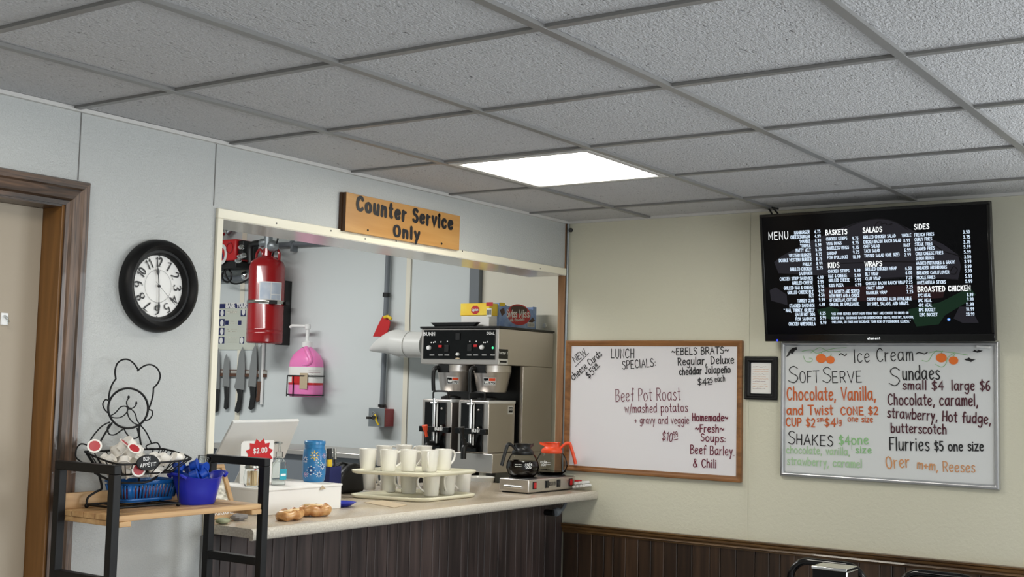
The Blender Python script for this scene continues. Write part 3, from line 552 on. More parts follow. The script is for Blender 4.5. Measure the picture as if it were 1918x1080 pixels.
for pts in ([(333, 138), (352, 100), (375, 78), (405, 70), (408, 88), (392, 95), (378, 118), (362, 112), (352, 130)], [(1590, 103), (1605, 88), (1620, 97), (1630, 88), (1642, 92), (1660, 95), (1640, 105), (1622, 108), (1605, 102)], [(1533, 152), (1555, 148), (1565, 140), (1580, 150), (1612, 155), (1595, 162), (1580, 172), (1562, 162), (1548, 162)]):
    n.mat('ink'); n.poly([b2(*p_)+NR*.0014 for p_ in pts])
n.build('handwriting', b, recalc=False)
mb('white').tube([b2(1620, 66)+NR*.004, b2(1715, 74)+NR*.004], .006, 10).build('corner_glare', b)  # white tube drawn as the glare at the board's upper right corner
# television with the menu
TB0, TB1 = X(1435, 638, -.09), X(1866, 640, -.09); TT0, TT1 = X(1422, 403, -.165), X(1852, 375, -.165)
ya, yb = (TB0.y+TT0.y)/2, (TB1.y+TT1.y)/2; zb, zt = (TB0.z+TB1.z)/2, (TT0.z+TT1.z)/2
P0 = Vector((-.09, ya, zb)); tu = Vector((0, -1, 0)); tv = Vector((-.075, 0, zt-zb)); hh = tv.length; tv.normalize(); tn = tv.cross(tu).normalized()
if tn.x > 0: tn = -tn
WD = ya-yb
tvo = thing('television', (0, (ya+yb)/2, zb), 'large black wall television showing the food menu, tilted forward', 'television')
def tp(u_, v_, n_=0): return P0+tu*u_+tv*v_+tn*n_
q = mb('black'); q.hexa([tp(0, 0, -.035), tp(WD, 0, -.035), tp(WD, hh, -.035), tp(0, hh, -.035)], [tp(0, 0, 0), tp(WD, 0, 0), tp(WD, hh, 0), tp(0, hh, 0)])
q.build('housing', tvo, .004)
bz = mb('blackg'); e = .012
for a_, b_ in (((0, 0), (WD, .03)), ((0, hh-e), (WD, hh)), ((0, .03), (e, hh-e)), ((WD-e, .03), (WD, hh-e))):
    bz.hexa([tp(a_[0], a_[1], 0), tp(b_[0], a_[1], 0), tp(b_[0], b_[1], 0), tp(a_[0], b_[1], 0)], [tp(a_[0], a_[1], .006), tp(b_[0], a_[1], .006), tp(b_[0], b_[1], .006), tp(a_[0], b_[1], .006)])
bz.build('bezel', tvo, .002)
sc_ = mb('screen'); sc_.hexa([tp(e, .03, 0), tp(WD-e, .03, 0), tp(WD-e, hh-e, 0), tp(e, hh-e, 0)], [tp(e, .03, .002), tp(WD-e, .03, .002), tp(WD-e, hh-e, .002), tp(e, hh-e, .002)]); sc_.build('screen', tvo)
q = mb('blackm').hexa([tp(.25*WD, .15, -.035), tp(.75*WD, .15, -.035), tp(.75*WD, .4, -.035), tp(.25*WD, .4, -.035)], [(-.004, ya-.25*WD, zb+.15), (-.004, ya-.75*WD, zb+.15), (-.004, ya-.75*WD, zb+.4), (-.004, ya-.25*WD, zb+.4)]); q.build('wall_bracket', tvo)
TS = .27775
def tpx(cx, cy, l=.0025): return onplane(1400+TS*cx, 360+TS*cy, P0+tn*l, tn)
pic = MB()
pic.mat('tv_bun').poly([tpx(*p_) for p_ in ((180, 470), (230, 430), (420, 330), (620, 245), (760, 195), (870, 178), (980, 190), (1120, 260), (1320, 350), (1420, 420), (1440, 500), (1420, 590), (1120, 575), (800, 590), (500, 560), (210, 545))])
pic.mat('tv_red').poly([tpx(*p_) for p_ in ((520, 640), (1200, 620), (1330, 660), (1320, 710), (900, 740), (520, 720))])
pic.mat('tv_bun').poly([tpx(*p_) for p_ in ((150, 660), (190, 640), (265, 690), (270, 760), (160, 730))])
pic.mat('tv_bun').poly([tpx(*p_) for p_ in ((1390, 850), (1430, 770), (1500, 770), (1560, 880), (1450, 880))])
pic.mat('tv_green').poly([tpx(*p_) for p_ in ((1080, 790), (1300, 740), (1500, 640), (1540, 690), (1480, 740), (1330, 830), (1290, 890), (1140, 905))])
pic.mat('tv_green').poly([tpx(*p_) for p_ in ((470, 790), (560, 770), (620, 790), (580, 860), (490, 840))])
pic.mat('tv_dark')
for pts in ([(420, 470), (650, 478), (900, 468), (1130, 470)], [(500, 552), (800, 582), (1120, 572), (1420, 590)], [(640, 250), (760, 200), (880, 178), (990, 196), (1080, 250)], [(900, 215), (930, 208), (940, 218)], [(860, 225), (880, 200), (905, 200)], [(950, 220), (975, 212)], [(1370, 530), (1390, 500), (1415, 520), (1400, 550), (1375, 550)], [(800, 800), (880, 770)], [(1250, 345), (1330, 400), (1440, 440), (1500, 560)]):
    pic.ribbon(cat([tpx(*p_) for p_ in pts], 4), .004, tn, lift=.0004)
tx = MB()
def tw(t_, x0_, y0_, x1_, cap, sw, m_='tvtext', y1_=None, gap=1.25):
    sl = -.068*(1000-y0_)/900
    y1_ = y0_+sl*(x1_-x0_) if y1_ is None else y1_
    sc = TS*((tpx(x0_, y0_)-CAM).length)/FOC; tx.mat(m_)
    write(tx, t_, tpx(x0_, y0_), tpx(x1_, y1_), cap*sc, sw*sc, tn, up=tv, gap=gap, n=2, lift=.0010)
c1 = [('HAMBURGER', '4.75'), ('CHEESEBURGER', '4.99'), ('*DOUBLE', '6.99'), ('*TRIPLE', '8.99'), ('PATTY MELT', '5.75'), ('WESTERN BURGER', '6.75'), ('DOUBLE WESTERN BURGER', '8.75'), ('PHILLY', '8.99'), ('GRILLED CHICKEN', '5.75'), ('SANDWICH', ''), ('CHICKEN STRIP SANDWICH', '4.99'), ('GRILLED CHEESE', '2.99'), ('GRILLED HAM & CHEESE', '3.50'), ('GRILLED CHEESE BLT', '4.99'), ('BLT', '4.50'), ('TURKEY CLUB', '9.99'), ('STACKED SANDWICH', '4.99'), ('* HAM, TURKEY, OR BEEF', ''), ('1/4 LB HOT DOG', '4.25'), ('FISH SANDWICH', '5.99'), ('CHICKEN QUESADILLA', '9.99')]
yy = (267, 297, 328, 357, 388, 420, 450, 482, 512, 543, 575, 605, 637, 667, 695, 725, 757, 787, 817, 847, 879)
lx = (317, 292, 350, 357, 328, 282, 214, 375, 288, 350, 220, 303, 247, 272, 418, 338, 284, 247, 323, 327, 280)
for i, (t_, p_) in enumerate(c1):
    r_ = 420+2*i; tw(t_, lx[i], yy[i]+11+(r_-lx[i])*.04, r_, 20, 3.5)
    if p_: tw(p_, r_+33, yy[i]+8, r_+72, 19, 3.5)
tw('MENU', 143, 320, 277, 48, 5, 'tvhead')
for t_, x0_, y0_, x1_ in (('BASKETS', 528, 288, 673), ('KIDS', 545, 508, 620), ('SALADS', 779, 272, 908), ('WRAPS', 793, 500, 908), ('SIDES', 1125, 250, 1226), ('BROASTED CHICKEN', 1149, 670, 1505)): tw(t_, x0_, y0_, x1_, 31, 6, 'tvhead')
rows = [('CHICKEN STRIPS', 532, 316, 673), ('WING DINGS', 535, 347, 635), ('BONELESS WINGS', 537, 378, 685), ('SHRIMP', 538, 412, 603), ('FISH (POLLOCK)', 540, 441, 677), ('9.75', 708, 311, 748), ('9.75', 709, 342, 750), ('9.75', 711, 373, 752), ('9.75', 713, 405, 755), ('10.99', 712, 436, 762),
  ('CHICKEN STRIPS', 545, 534, 687), ('MAC & CHEESE', 547, 565, 672), ('GRILLED CHEESE', 550, 595, 690), ('KIDS PIZZA', 552, 628, 648), ('5.99', 722, 528, 762), ('5.99', 724, 561, 764), ('5.99', 726, 592, 766), ('6.99', 728, 624, 768),
  ('ALL BASKETS ARE SERVED', 553, 671, 757), ('WITH FRIES AND A CHOICE', 553, 699, 757), ('OF COLESLAW, COTTAGE', 555, 727, 740), ('CHEESE, OR APPLESAUCE.', 557, 756, 757),
  ('GRILLED CHICKEN SALAD', 782, 304, 1000), ('CHICKEN BACON RANCH SALAD', 783, 336, 1037), ('CHEF SALAD', 785, 367, 892), ('TACO SALAD', 788, 397, 893), ('TOSSED SALAD (ONE SIZE)', 790, 429, 1025), ('WHOLE', 1043, 292, 1105), ('8.99', 1054, 326, 1097), ('HALF', 1055, 357, 1098), ('6.99', 1058, 390, 1101), ('2.99', 1060, 421, 1102),
  ('GRILLED CHICKEN WRAP', 795, 519, 1007), ('BLT WRAP', 796, 551, 883), ('CLUB WRAP', 798, 583, 898), ('CHICKEN BACON RANCH WRAP', 800, 615, 1065), ('COMET WRAP', 803, 646, 917), ('RAMBLER WRAP', 803, 677, 942), ('6.50', 1066, 513, 1108), ('6.00', 1068, 544, 1110), ('7.25', 1070, 576, 1112), ('7.25', 1071, 607, 1113), ('7.25', 1073, 638, 1115), ('7.25', 1075, 671, 1117), ('CRISPY CHICKEN ALSO AVAILABLE', 807, 722, 1108), ('ON SUBS, SALADS, AND WRAPS.', 808, 753, 1090),
  ('FRENCH FRIES', 1127, 288, 1258), ('CURLY FRIES', 1128, 320, 1245), ('STEAK FRIES', 1130, 352, 1248), ('LOADED FRIES', 1132, 383, 1262), ('CHILI CHEESE FRIES', 1135, 415, 1320), ('ONION RINGS', 1137, 447, 1257), ('MASHED POTATOES & GRAVY', 1138, 480, 1398), ('BREADED MUSHROOMS', 1142, 511, 1345), ('BREADED CAULIFLOWER', 1143, 545, 1360), ('PICKLE FRIES', 1143, 576, 1267), ('MOZZARELLA STICKS', 1145, 610, 1338),
  ('2PC MEAL', 1150, 696, 1238), ('3PC MEAL', 1152, 729, 1242), ('4PC MEAL', 1155, 762, 1245), ('8PC BUCKET', 1157, 793, 1268), ('12PC BUCKET', 1160, 826, 1282)]
for i, (p_, y_) in enumerate((('3.50', 269), ('3.75', 303), ('3.75', 336), ('5.99', 369), ('5.99', 403), ('3.50', 436), ('3.99', 468), ('5.99', 500), ('5.99', 532), ('5.99', 567), ('5.99', 600))): rows.append((p_, 1455+1.6*i, y_, 1500+1.6*i))
for i, (p_, y_) in enumerate((('8.99', 690), ('9.99', 722), ('11.99', 755), ('18.99', 788), ('23.99', 822))): rows.append((p_, 1476+(0 if len(p_) > 4 else 6), y_, 1523+2*i))
for t_, x0_, y0_, x1_ in rows: tw(t_, x0_, y0_+9, x1_, 19, 3.5)
for t_, y_, x0_, x1_ in (('*ASK YOUR SERVER ABOUT MENU ITEMS THAT ARE COOKED TO ORDER OR', 822, 567, 1087), ('SERVED RAW. CONSUMING RAW OR UNDERCOOKED MEATS, POULTRY, SEAFOOD,', 850, 567, 1122), ('SHELLFISH, OR EGGS MAY INCREASE YOUR RISK OF FOODBORNE ILLNESS.*', 877, 570, 1100)): tw(t_, x0_, y_+4, x1_, 14, 2.6)
tx.mat('tv_blue').disc(tpx(1358, 857), tu, tv, .0062, seg=20, lift=.0006); tx.mat('tvhead').disc(tpx(1358, 857), tu, tv, .0045, .0022, 16, .001); tx.mat('tv_blue').disc(tpx(1358, 857), tu, tv, .0016, seg=10, lift=.0014)
pic.build('screen_picture', tvo, recalc=False); tx.build('screen_lettering', tvo, recalc=False)
tx = MB(); tw('element', 812, 990, 898, 13, 2.6, 'tvhead', 989); 
for v_i in range(len(tx.v)): tx.v[v_i] = tuple(Vector(tx.v[v_i])+tn*.0042)
tx.build('brand_lettering', tvo, recalc=False)
mb('led').disc(tpx(204, 996), tu, tv, .004, seg=12, lift=.005).build('power_led', tvo, recalc=False)
cb = thing('television_cable', tuple(X(1447, 388, -.03)), 'two black cables hanging from the ceiling to the top of the television', 'cables')
for pts in (((1436, 386), (1443, 395), (1450, 408)), ((1448, 389), (1457, 400), (1463, 412)), ((1432, 386), (1446, 389), (1458, 391))):
    mb('black').tube([X(px, py, -.05-.002*i) for i, (px, py) in enumerate(pts)], .004, 6).build('cable', cb)

# ================================================================== SHELF RACK AND WHAT STANDS ON IT
SX0, SX1, SY0, SY1, SZ = -2.8306, -2.2717, -.335, -.095, 1.163     # post centres, shelf top
rk = thing('shelf_rack', ((SX0+SX1)/2, (SY0+SY1)/2, 0), 'black steel rack with slatted wooden shelves in front of the left wall', 'shelf'); h = .0125
for x in (SX0, SX1):
    for y in (SY0, SY1): mb('blackm').box((x-h, y-h, 0), (x+h, y+h, 1.2765)).build('post', rk, .002)
    for z, nm in ((1.289, 'top_rail'), (.985, 'cross_rail'), (.35, 'cross_rail')):
        q = mb('blackm').box((x-h, SY0-h if z > 1.2 else SY0+h, z-h), (x+h, SY1+h if z > 1.2 else SY1-h, z+h)); q.build(nm, rk, .002)
for zt_, x0, x1 in ((SZ, SX0+h, SX1-h), (.862, SX0+h, SX1-h)):
    q = mb('shelfw'); n_ = 5; wd = (SY1-SY0+.02)/n_
    for i in range(n_): q.box((x0, SY0-.01+wd*i+.004, zt_-.016), (x1, SY0-.01+wd*(i+1)-.0, zt_))
    for x in (x0+.002, x1-.042): q.box((x, SY0-.01, zt_-.031), (x+.04, SY1, zt_-.016))
    q.build('shelf_board', rk, .0015)
    mb('shelfw').box((x0, SY1-.002, zt_), (x1, SY1+.010, zt_+.045)).build('back_board', rk, .0015)
# wire chef rack
ZB = SZ+.001
ch = thing('wire_rack', (-2.645, -.18, SZ), 'black wire chef figure rack with an oval Bon Appetit plate', 'rack')
q = mb('blackm'); rw = .0035
bx0, bx1, by0, by1 = -2.755, -2.535, -.252, -.118
for y in (by0, by1): q.tube([(bx0, y, ZB+.010), (bx1, y, ZB+.010)], rw)
for x in (bx0, bx1): q.tube([(x, by0, ZB+.010), (x, by1, ZB+.010)], rw)
for i in range(1, 5): q.tube([(bx0+.044*i, by0, ZB+.010), (bx0+.044*i, by1, ZB+.010)], .0018, 6)
for x, y in ((bx0, by1), (bx1, by0), (bx0, by0), (bx1, by1)): q.ball((x, y, ZB+.007), .007, 12)
q.build('base_frame', ch)
q = mb('blackm')
q.tube(cat([(bx0, by1, ZB+.01), (bx0+.003, by1, ZB+.03), (-2.725, by1, ZB+.045), (-2.70, -.11, ZB+.055), (-2.70, -.09, 1.262)], 5), rw)
q.tube([(-2.56, -.10, ZB+.01), (-2.552, -.09, 1.262)], rw); q.tube([(bx1, by0, ZB+.01), (bx1+.004, by0+.01, 1.297)], .002)
q.tube(cat([(-2.72, -.10, 1.262), (-2.69, -.16, 1.238), (-2.62, -.20, 1.236), (-2.55, -.17, 1.25), (-2.53, -.12, 1.262)], 6), rw)
q.build('support_leg', ch)
q = mb('blackm')
ring = [Vector(p) for p in ((-2.72, -.06, 1.318), (-2.745, -.21, 1.298), (-2.70, -.242, 1.294), (-2.50, -.235, 1.298), (-2.455, -.19, 1.306), (-2.435, -.075, 1.319), (-2.47, -.05, 1.321), (-2.69, -.05, 1.321))]
rp = cat(ring, 8, True); q.tube(rp, .003, 8, True)
cen = Vector((-2.60, -.145, 1.262)); bp_ = [Vector((cen.x+(p.x+2.59)*.72, cen.y+(p.y+.145)*.68, 1.262)) for p in rp]; q.tube(bp_, .0028, 8, True)
for i in range(0, len(rp), 2): q.tube([rp[i], bp_[i]], .0017, 6)
for i in range(-3, 4): q.tube([(cen.x+.025*i, cen.y-.058, 1.262), (cen.x+.025*i, cen.y+.058, 1.262)], .0016, 6)
q.build('wire_basket', ch)
YC = -.055
def cf(cx, cy): return Y(130+.17593*cx, 660+.17593*cy, YC)
q = mb('blackm')
def wire(pts, r=.0026, closed=False, n=6): q.tube(cat([cf(*p) for p in pts], n, closed), r, 8, closed)
wire([(625+212*math.cos(a)*1.0, 592+212*math.sin(a)) for a in [i*PI/12 for i in range(24)]], .0034, True, 2)
wire([(418, 505), (428, 420), (455, 340), (495, 278)]); wire([(495, 280), (486, 200), (508, 120), (560, 78), (625, 74), (685, 115), (738, 192)]); wire([(724, 194), (790, 145), (860, 128), (930, 162), (966, 240), (945, 320), (895, 376)]); wire([(895, 376), (890, 450), (870, 530), (845, 598)])
wire([(412, 510), (385, 500), (356, 545), (372, 600), (408, 640)], .0022); wire([(848, 606), (880, 620), (880, 670), (845, 712), (800, 722)], .0022)
wire([(430, 675), (490, 640), (545, 580), (600, 572), (622, 600), (600, 650), (540, 690), (470, 692), (430, 675)], .0019); wire([(622, 600), (660, 605), (700, 650), (720, 720), (750, 768), (690, 752), (640, 700), (618, 640), (622, 600)], .0019)
wire([(630, 480), (608, 530), (625, 580), (665, 592), (700, 570), (712, 540)], .0019)
wire([(430, 740), (350, 780), (265, 870), (195, 980)], .0022); wire([(455, 745), (380, 860), (315, 970)], .003); wire([(745, 770), (745, 870), (770, 1030)], .003); wire([(755, 770), (820, 850), (875, 970)], .0022)
wire([(405, 830), (430, 870), (490, 870), (575, 815), (600, 850), (650, 905), (710, 910), (735, 880), (720, 800)], .0022); wire([(415, 840), (405, 800), (430, 760)], .0022)
wire([(240, 1000), (190, 985), (130, 970), (85, 1005), (66, 1070), (75, 1120), (110, 1150), (170, 1190)], .0022); wire([(850, 975), (930, 958), (962, 1000), (960, 1030)], .0022); wire([(850, 975), (818, 995), (830, 1025), (870, 1020), (930, 1028)], .0022)
q.ball(cf(631, 474), .0045, 10, (1, .6, 1.2)); q.ball(cf(712, 538), .0045, 10, (.8, .6, 1.3)); q.build('chef_outline', ch)
pc = Y(276, 866, -.25); pu = Vector((1, 0, .0)).normalized(); pw = Vector((0, 0, 1))
q = mb('blackm').lathe([(.040, 0), (.040, .003), (.038, .004)], pc, 32, (0, -1, 0)); 
for i in range(len(q.v)): x_, y_, z_ = q.v[i]; q.v[i] = (x_, y_, pc.z+(z_-pc.z)*.58)
pl = q.build('name_plate', ch)
q = mb('white'); write(q, 'BON', pc+Vector((-.018, -.004, .006)), pc+Vector((.006, -.004, .008)), .0095, .0016, NL, lift=.0006); write(q, 'APPÉTIT', pc+Vector((-.028, -.004, -.012)), pc+Vector((.028, -.004, -.009)), .0095, .0016, NL, lift=.0006)
q.build('plate_lettering', pl, recalc=False)
# creamer cups
def creamer(mbody, mlid, label, group, loc=(0, 0, 0)):
    t = thing('creamer_cup', loc, label, 'creamer', group); o = Vector(loc)
    mb(mbody).lathe([(0, 0), (.0135, 0), (.0165, .022), (.0175, .0225), (.0205, .0228), (.0205, .0245), (.0155, .0246), (0, .0240)], o, 18, cap=False).build('cup', t)
    mb(mlid).lathe([(.0155, .0246), (.0152, .0252), (0, .0254)], o, 18, cap=False).build('lid', t); return t
cw = creamer('creamer', 'creamer', 'white creamer cup heaped in the wire chef basket, lid not showing', 'white creamers in the wire basket')
random.seed(4); first = True
spots = [(x, y, 1.266) for x in (-2.675, -2.63, -2.585, -2.54) for y in (-.185, -.14, -.095)] + [(x, y, 1.296) for x in (-2.69, -2.645, -2.60, -2.555, -2.51) for y in (-.195, -.145, -.095)] + [(-2.67, -.13, 1.325), (-2.62, -.11, 1.327), (-2.60, -.15, 1.325), (-2.57, -.10, 1.326), (-2.64, -.08, 1.326), (-2.595, -.075, 1.345)]
for x, y, z in spots:
    c_ = cw if first else copy_tree(cw); first = False
    c_.location = (x+random.uniform(-.004, .004), y+random.uniform(-.004, .004), z+.012); c_.rotation_euler = (random.uniform(1.9, 3.6), random.uniform(-.6, .6), random.uniform(0, 6.3))
cr_ = creamer('creamer', 'creamer_lid', 'white creamer cup with red lid tilted at the left end of the chef basket', 'red-lidded creamers in the wire basket')
for i, (px, py, y, rot, lab) in enumerate(((177, 840, -.16, (1.15, -.35, -.5), None), (245, 850, -.2, (.75, .1, -.2), 'white creamer cup with red lid facing up at the front middle of the chef basket'), (224, 841, -.15, (.5, .5, 0), 'white creamer cup with red lid half buried under the heap in the chef basket'), (255, 879, -.215, (1.5, .2, -.4), 'white creamer cup with red lid poking out below the oval plate'))):
    c_ = cr_ if i == 0 else copy_tree(cr_)
    if lab: c_['label'] = lab
    c_.location = Y(px, py, y); c_.rotation_euler = rot
# slotted blue basket
B = Vector((-2.567, -.128, SZ+.014)); bk = thing('plastic_basket', tuple(B), 'slotted light blue plastic basket under the wire chef', 'basket')
def ringz(hx, hy, z, r=.018): return [B+p+Vector((0, 0, z)) for p in rrect(-hx, hx, -hy, hy, r)]
q = mb('blue'); hb, ht, H_ = (.088, .040), (.101, .052), .058
lo = ringz(*hb, 0); n_ = len(lo); q.poly(lo)
lv = lambda f: ringz(hb[0]+(ht[0]-hb[0])*f, hb[1]+(ht[1]-hb[1])*f, H_*f)
def band(f0, f1, m_=q):
    a_, b_ = lv(f0), lv(f1); m_.add(a_+b_, [(i, (i+1) % n_, n_+(i+1) % n_, n_+i) for i in range(n_)])
band(0, .16); band(.84, 1)
def side(fx, s0, s1):
    return fx
def bar(p0, p1, p2, p3): q.poly([p0, p1, p2, p3])
def pt(u_, f, sidx):   # u_ along side
    hx, hy = hb[0]+(ht[0]-hb[0])*f, hb[1]+(ht[1]-hb[1])*f; z = H_*f
    return B+{0: Vector((u_*hx, -hy, z)), 1: Vector((u_*hx, hy, z)), 2: Vector((-hx, u_*hy, z)), 3: Vector((hx, u_*hy, z))}[sidx]
for sidx, cnt in ((0, 13), (1, 13), (2, 6), (3, 6)):
    for i in range(cnt+1):
        u_ = -.86+1.72*i/cnt; d_ = .86/cnt*.55 if 0 < i < cnt else .09
        bar(pt(u_-d_, .14, sidx), pt(u_+d_, .14, sidx), pt(u_+d_, .86, sidx), pt(u_-d_, .86, sidx))
o = q.build('basket_body', bk, recalc=False); sd = o.modifiers.new('s', 'SOLIDIFY'); sd.thickness = .0016
q = mb('blue').tube(ringz(ht[0]+.002, ht[1]+.002, H_), .003, 6, True); q.build('rim', bk)
for i in range(7):
    pk = mb('pink_paper').box((B.x+.0+.012*i, B.y-.03, B.z+.001), (B.x+.009+.012*i, B.y+.02, B.z+.036)).build('sweetener_packet'); tag(pk, 'pink and white sweetener packet standing in the blue slotted basket', 'packet', 'sweetener packets')
for i in range(5):
    pk = mb('navy' if i % 2 else 'redp').box((B.x-.055+.010*i, B.y-.03, B.z+.001), (B.x-.049+.010*i, B.y+.02, B.z+.034)).build('sugar_packet'); tag(pk, 'dark red sugar packet at the left in the blue slotted basket' if i % 2 == 0 else 'dark blue sugar packet at the left in the blue slotted basket', 'packet', 'red sugar packets' if i % 2 == 0 else 'blue sugar packets')
# cobalt oval tub with blue creamers and a clear scoop
Bt = Vector((-2.432, -.215, SZ+.0005)); tb = thing('oval_tub', tuple(Bt), 'cobalt blue oval plastic tub full of blue creamer cups', 'tub')
q = mb('blue2').lathe([(0, 0), (.058, 0), (.062, .006), (.07, .04), (.079, .075), (.082, .078), (.079, .079), (.074, .07), (.066, .04), (.058, .01), (0, .008)], Bt, 40, sx=1.0, sy=.72, cap=False)
for i in range(len(q.v)):
    x_, y_, z_ = q.v[i]; k_ = max(0, (z_-Bt.z-.03)/.05)*(abs(x_-Bt.x)/.08)**3; q.v[i] = (Bt.x+(x_-Bt.x)*(1.0+.16*k_), y_, z_+.016*k_)
q.build('tub_body', tb)
for s_ in (1, -1):
    e0 = Bt+Vector((s_*.080, 0, .080)); mb('blue2').tube(cat([e0+Vector((-s_*.004, -.034, .002)), e0+Vector((s_*.010, -.028, .010)), e0+Vector((s_*.016, 0, .013)), e0+Vector((s_*.010, .028, .010)), e0+Vector((-s_*.004, .034, .002))], 6), .005, 8).build('handle', tb)
cb_ = creamer('creamer_b', 'creamer_b', 'blue creamer cup heaped in the cobalt oval tub', 'blue creamers in the tub')
first = True; random.seed(9)
for x, y, z in [(dx, dy, .045) for dx in (-.024, .024) for dy in (-.012, .012)]+[(dx, dy, .075) for dx in (-.046, -.012, .028) for dy in (-.018, .020)]+[(-.066, .01, .088), (-.035, 0, .103), (.0, .0, .10)]:
    c_ = cb_ if first else copy_tree(cb_); first = False
    c_.location = Bt+Vector((x+random.uniform(-.004, .004), y+random.uniform(-.003, .003), z+.01)); c_.rotation_euler = (random.uniform(.4, 2.6), random.uniform(-.7, .7), random.uniform(0, 6.3))
sp = Vector((-2.395, -.185, SZ+.055)); sc2 = thing('clear_tumbler', tuple(sp), 'clear plastic tumbler with a blue base leaning up in the cobalt tub', 'tumbler')
mb('clearp').lathe([(.016, .02), (.02, .085), (.0215, .086), (.0195, .085), (.0155, .022)], sp, 20, (.25, .1, 1), cap=False).build('tumbler_body', sc2)
mb('creamer_b').lathe([(0, 0), (.017, 0), (.018, .024), (0, .03)], sp, 20, (.25, .1, 1)).build('tumbler_base', sc2)

# ================================================================== SERVICE COUNTER
CT = 1.064
co = thing('countertop', (-1.1, .15, CT-.04), 'long cream laminate countertop with a rounded front edge under the hatch', 'countertop')
xl, xr = -2.18, -.002
prof = [(.62, 0), (.62, -.03), (-.185, -.03), (-.185, -.038), (-.196, -.038), (-.202, -.032), (-.203, -.012), (-.199, -.004), (-.19, 0)]
q = mb('lam_top').prism([(xl, a, CT+b) for a, b in prof], (xr-xl, 0, 0)); q.v = [(x, y, z) for x, y, z in q.v]
q2 = MB(); q.mats = ['lam_top', 'laminate']; 
for i, f in enumerate(q.f):
    ys_ = [q.v[k][1] for k in f]; 
    if max(ys_) < -.18 or len(f) > 4: q.m[i] = 1
q.build('worktop', co, sharp=50)
br = thing('support_bracket', (-.10, -.02, .93), 'grey curved metal bracket under the right end of the countertop', 'bracket')
mb('gray').tube(cat([(-.05, -.055, CT-.04), (-.055, -.06, CT-.055), (-.09, -.065, CT-.085), (-.135, -.068, CT-.096)], 6), .009, 10).build('bracket_arm', br)
mb('gray').lathe([(0, 0), (.016, .002), (.02, .012), (.019, .03), (.012, .036), (0, .037)], (-.165, -.068, CT-.10), 16, (1, 0, .2)).build('bracket_end', br)
mb('blackm').cyl((-.17, -.068, CT-.1), (-.17, -.02, CT-.1), .014, 14).build('bracket_mount', br)
# white bakery box
bx = thing('white_box', (-1.68, .22, CT), 'long low white box lying on the left half of the countertop', 'box')
mb('paper').box((-1.885, .062, CT), (-1.478, .36, CT+.092)).build('box_body', bx, .002); BT = CT+.0935
mb('paper').box((-1.888, .059, CT+.085), (-1.475, .363, BT)).build('box_lid', bx, .002)
p = Y(604, 914, .0605); q = mb('cardb').poly([p+Vector((-.018, -.0022, -.006)), p+Vector((.016, -.0022, -.002)), p+Vector((-.004, -.0022, .012))]); q.build('box_sticker', bx, recalc=False)
# toothpick jar
p = Z(472, 912, BT)+Vector((.02, .02, 0)); t = thing('toothpick_jar', tuple(p), 'faceted glass toothpick jar with a metal lid on the white box', 'jar')
mb('glass').lathe([(0, .001), (.026, .001), (.031, .01), (.034, .035), (.029, .058), (.025, .066)], p, 10, cap=False).build('jar_body', t, sharp=10)
mb('silver').lathe([(.028, .064), (.03, .07), (.026, .082), (.012, .088), (.011, .094), (0, .095)], p, 24, cap=False).build('jar_lid', t)
q = mb('pick'); random.seed(3)
for i in range(60):
    a, r = random.uniform(0, 6.28), random.uniform(0, .021); b_ = p+Vector((r*math.cos(a), r*math.sin(a), .004)); q.tube([b_, b_+Vector((random.uniform(-.004, .004), random.uniform(-.004, .004), .052))], .0011, 5)
o = q.build('toothpicks', t); o['kind'] = 'stuff'
# sanitizer bottle
p = Z(521, 909, BT)+Vector((.02, .02, 0)); t = thing('sanitizer_bottle', tuple(p), 'clear pump bottle of hand sanitizer with a teal label on the white box', 'bottle')
q = mb('gel').prism([p+v for v in rrect(-.026, .026, -.017, .017, .012)], (0, 0, .085)); q.build('bottle_body', t)
mb('gel').lathe([(.022, .085), (.016, .098), (.0125, .104)], p, 20, cap=False).build('bottle_neck', t)
mb('clearp').lathe([(.0135, .104), (.0135, .122), (.006, .124), (.0045, .124), (.0045, .15), (.009, .151), (.009, .158), (0, .159)], p, 16).tube([p+Vector((0, 0, .155)), p+Vector((-.034, -.012, .157)), p+Vector((-.04, -.014, .152))], .004, 8).build('pump', t)
mb('teal').box((p.x-.012, p.y-.0185, p.z+.02), (p.x+.022, p.y-.0172, p.z+.06)).mat('white').box((p.x-.008, p.y-.0190, p.z+.034), (p.x+.018, p.y-.0183, p.z+.042)).build('label', t)
# painted blue jar
p = Z(590, 903, BT)+Vector((.03, .036, 0)); t = thing('painted_jar', tuple(p), 'blue painted jar with flower dots standing on the white box', 'jar')
mb('jar').lathe([(0, 0), (.037, 0), (.042, .006), (.0445, .03), (.0455, .09), (.043, .118), (.038, .127), (.0375, .131)], p, 36, cap=False).build('jar_body', t)
mb('jar').lathe([(.039, .129), (.0395, .142), (.041, .143), (.041, .154), (.039, .156), (.036, .152), (0, .152)], p, 36, cap=False).build('jar_rim', t)
q = MB(); vd = (CAM-p); vd.z = 0; ang0 = math.atan2(vd.y, vd.x)
def dot(da, z, r, m_):
    a = ang0+da; nn = Vector((math.cos(a), math.sin(a), 0)); u_ = Vector((-math.sin(a), math.cos(a), 0)); R_ = .0445 if z < .03 else (.0455 if z < .095 else .0455-(z-.095)*.14); q.mat(m_).disc(p+nn*(R_+.0004)+Vector((0, 0, z)), u_, Vector((0, 0, 1)), r, seg=10, lift=.0004)
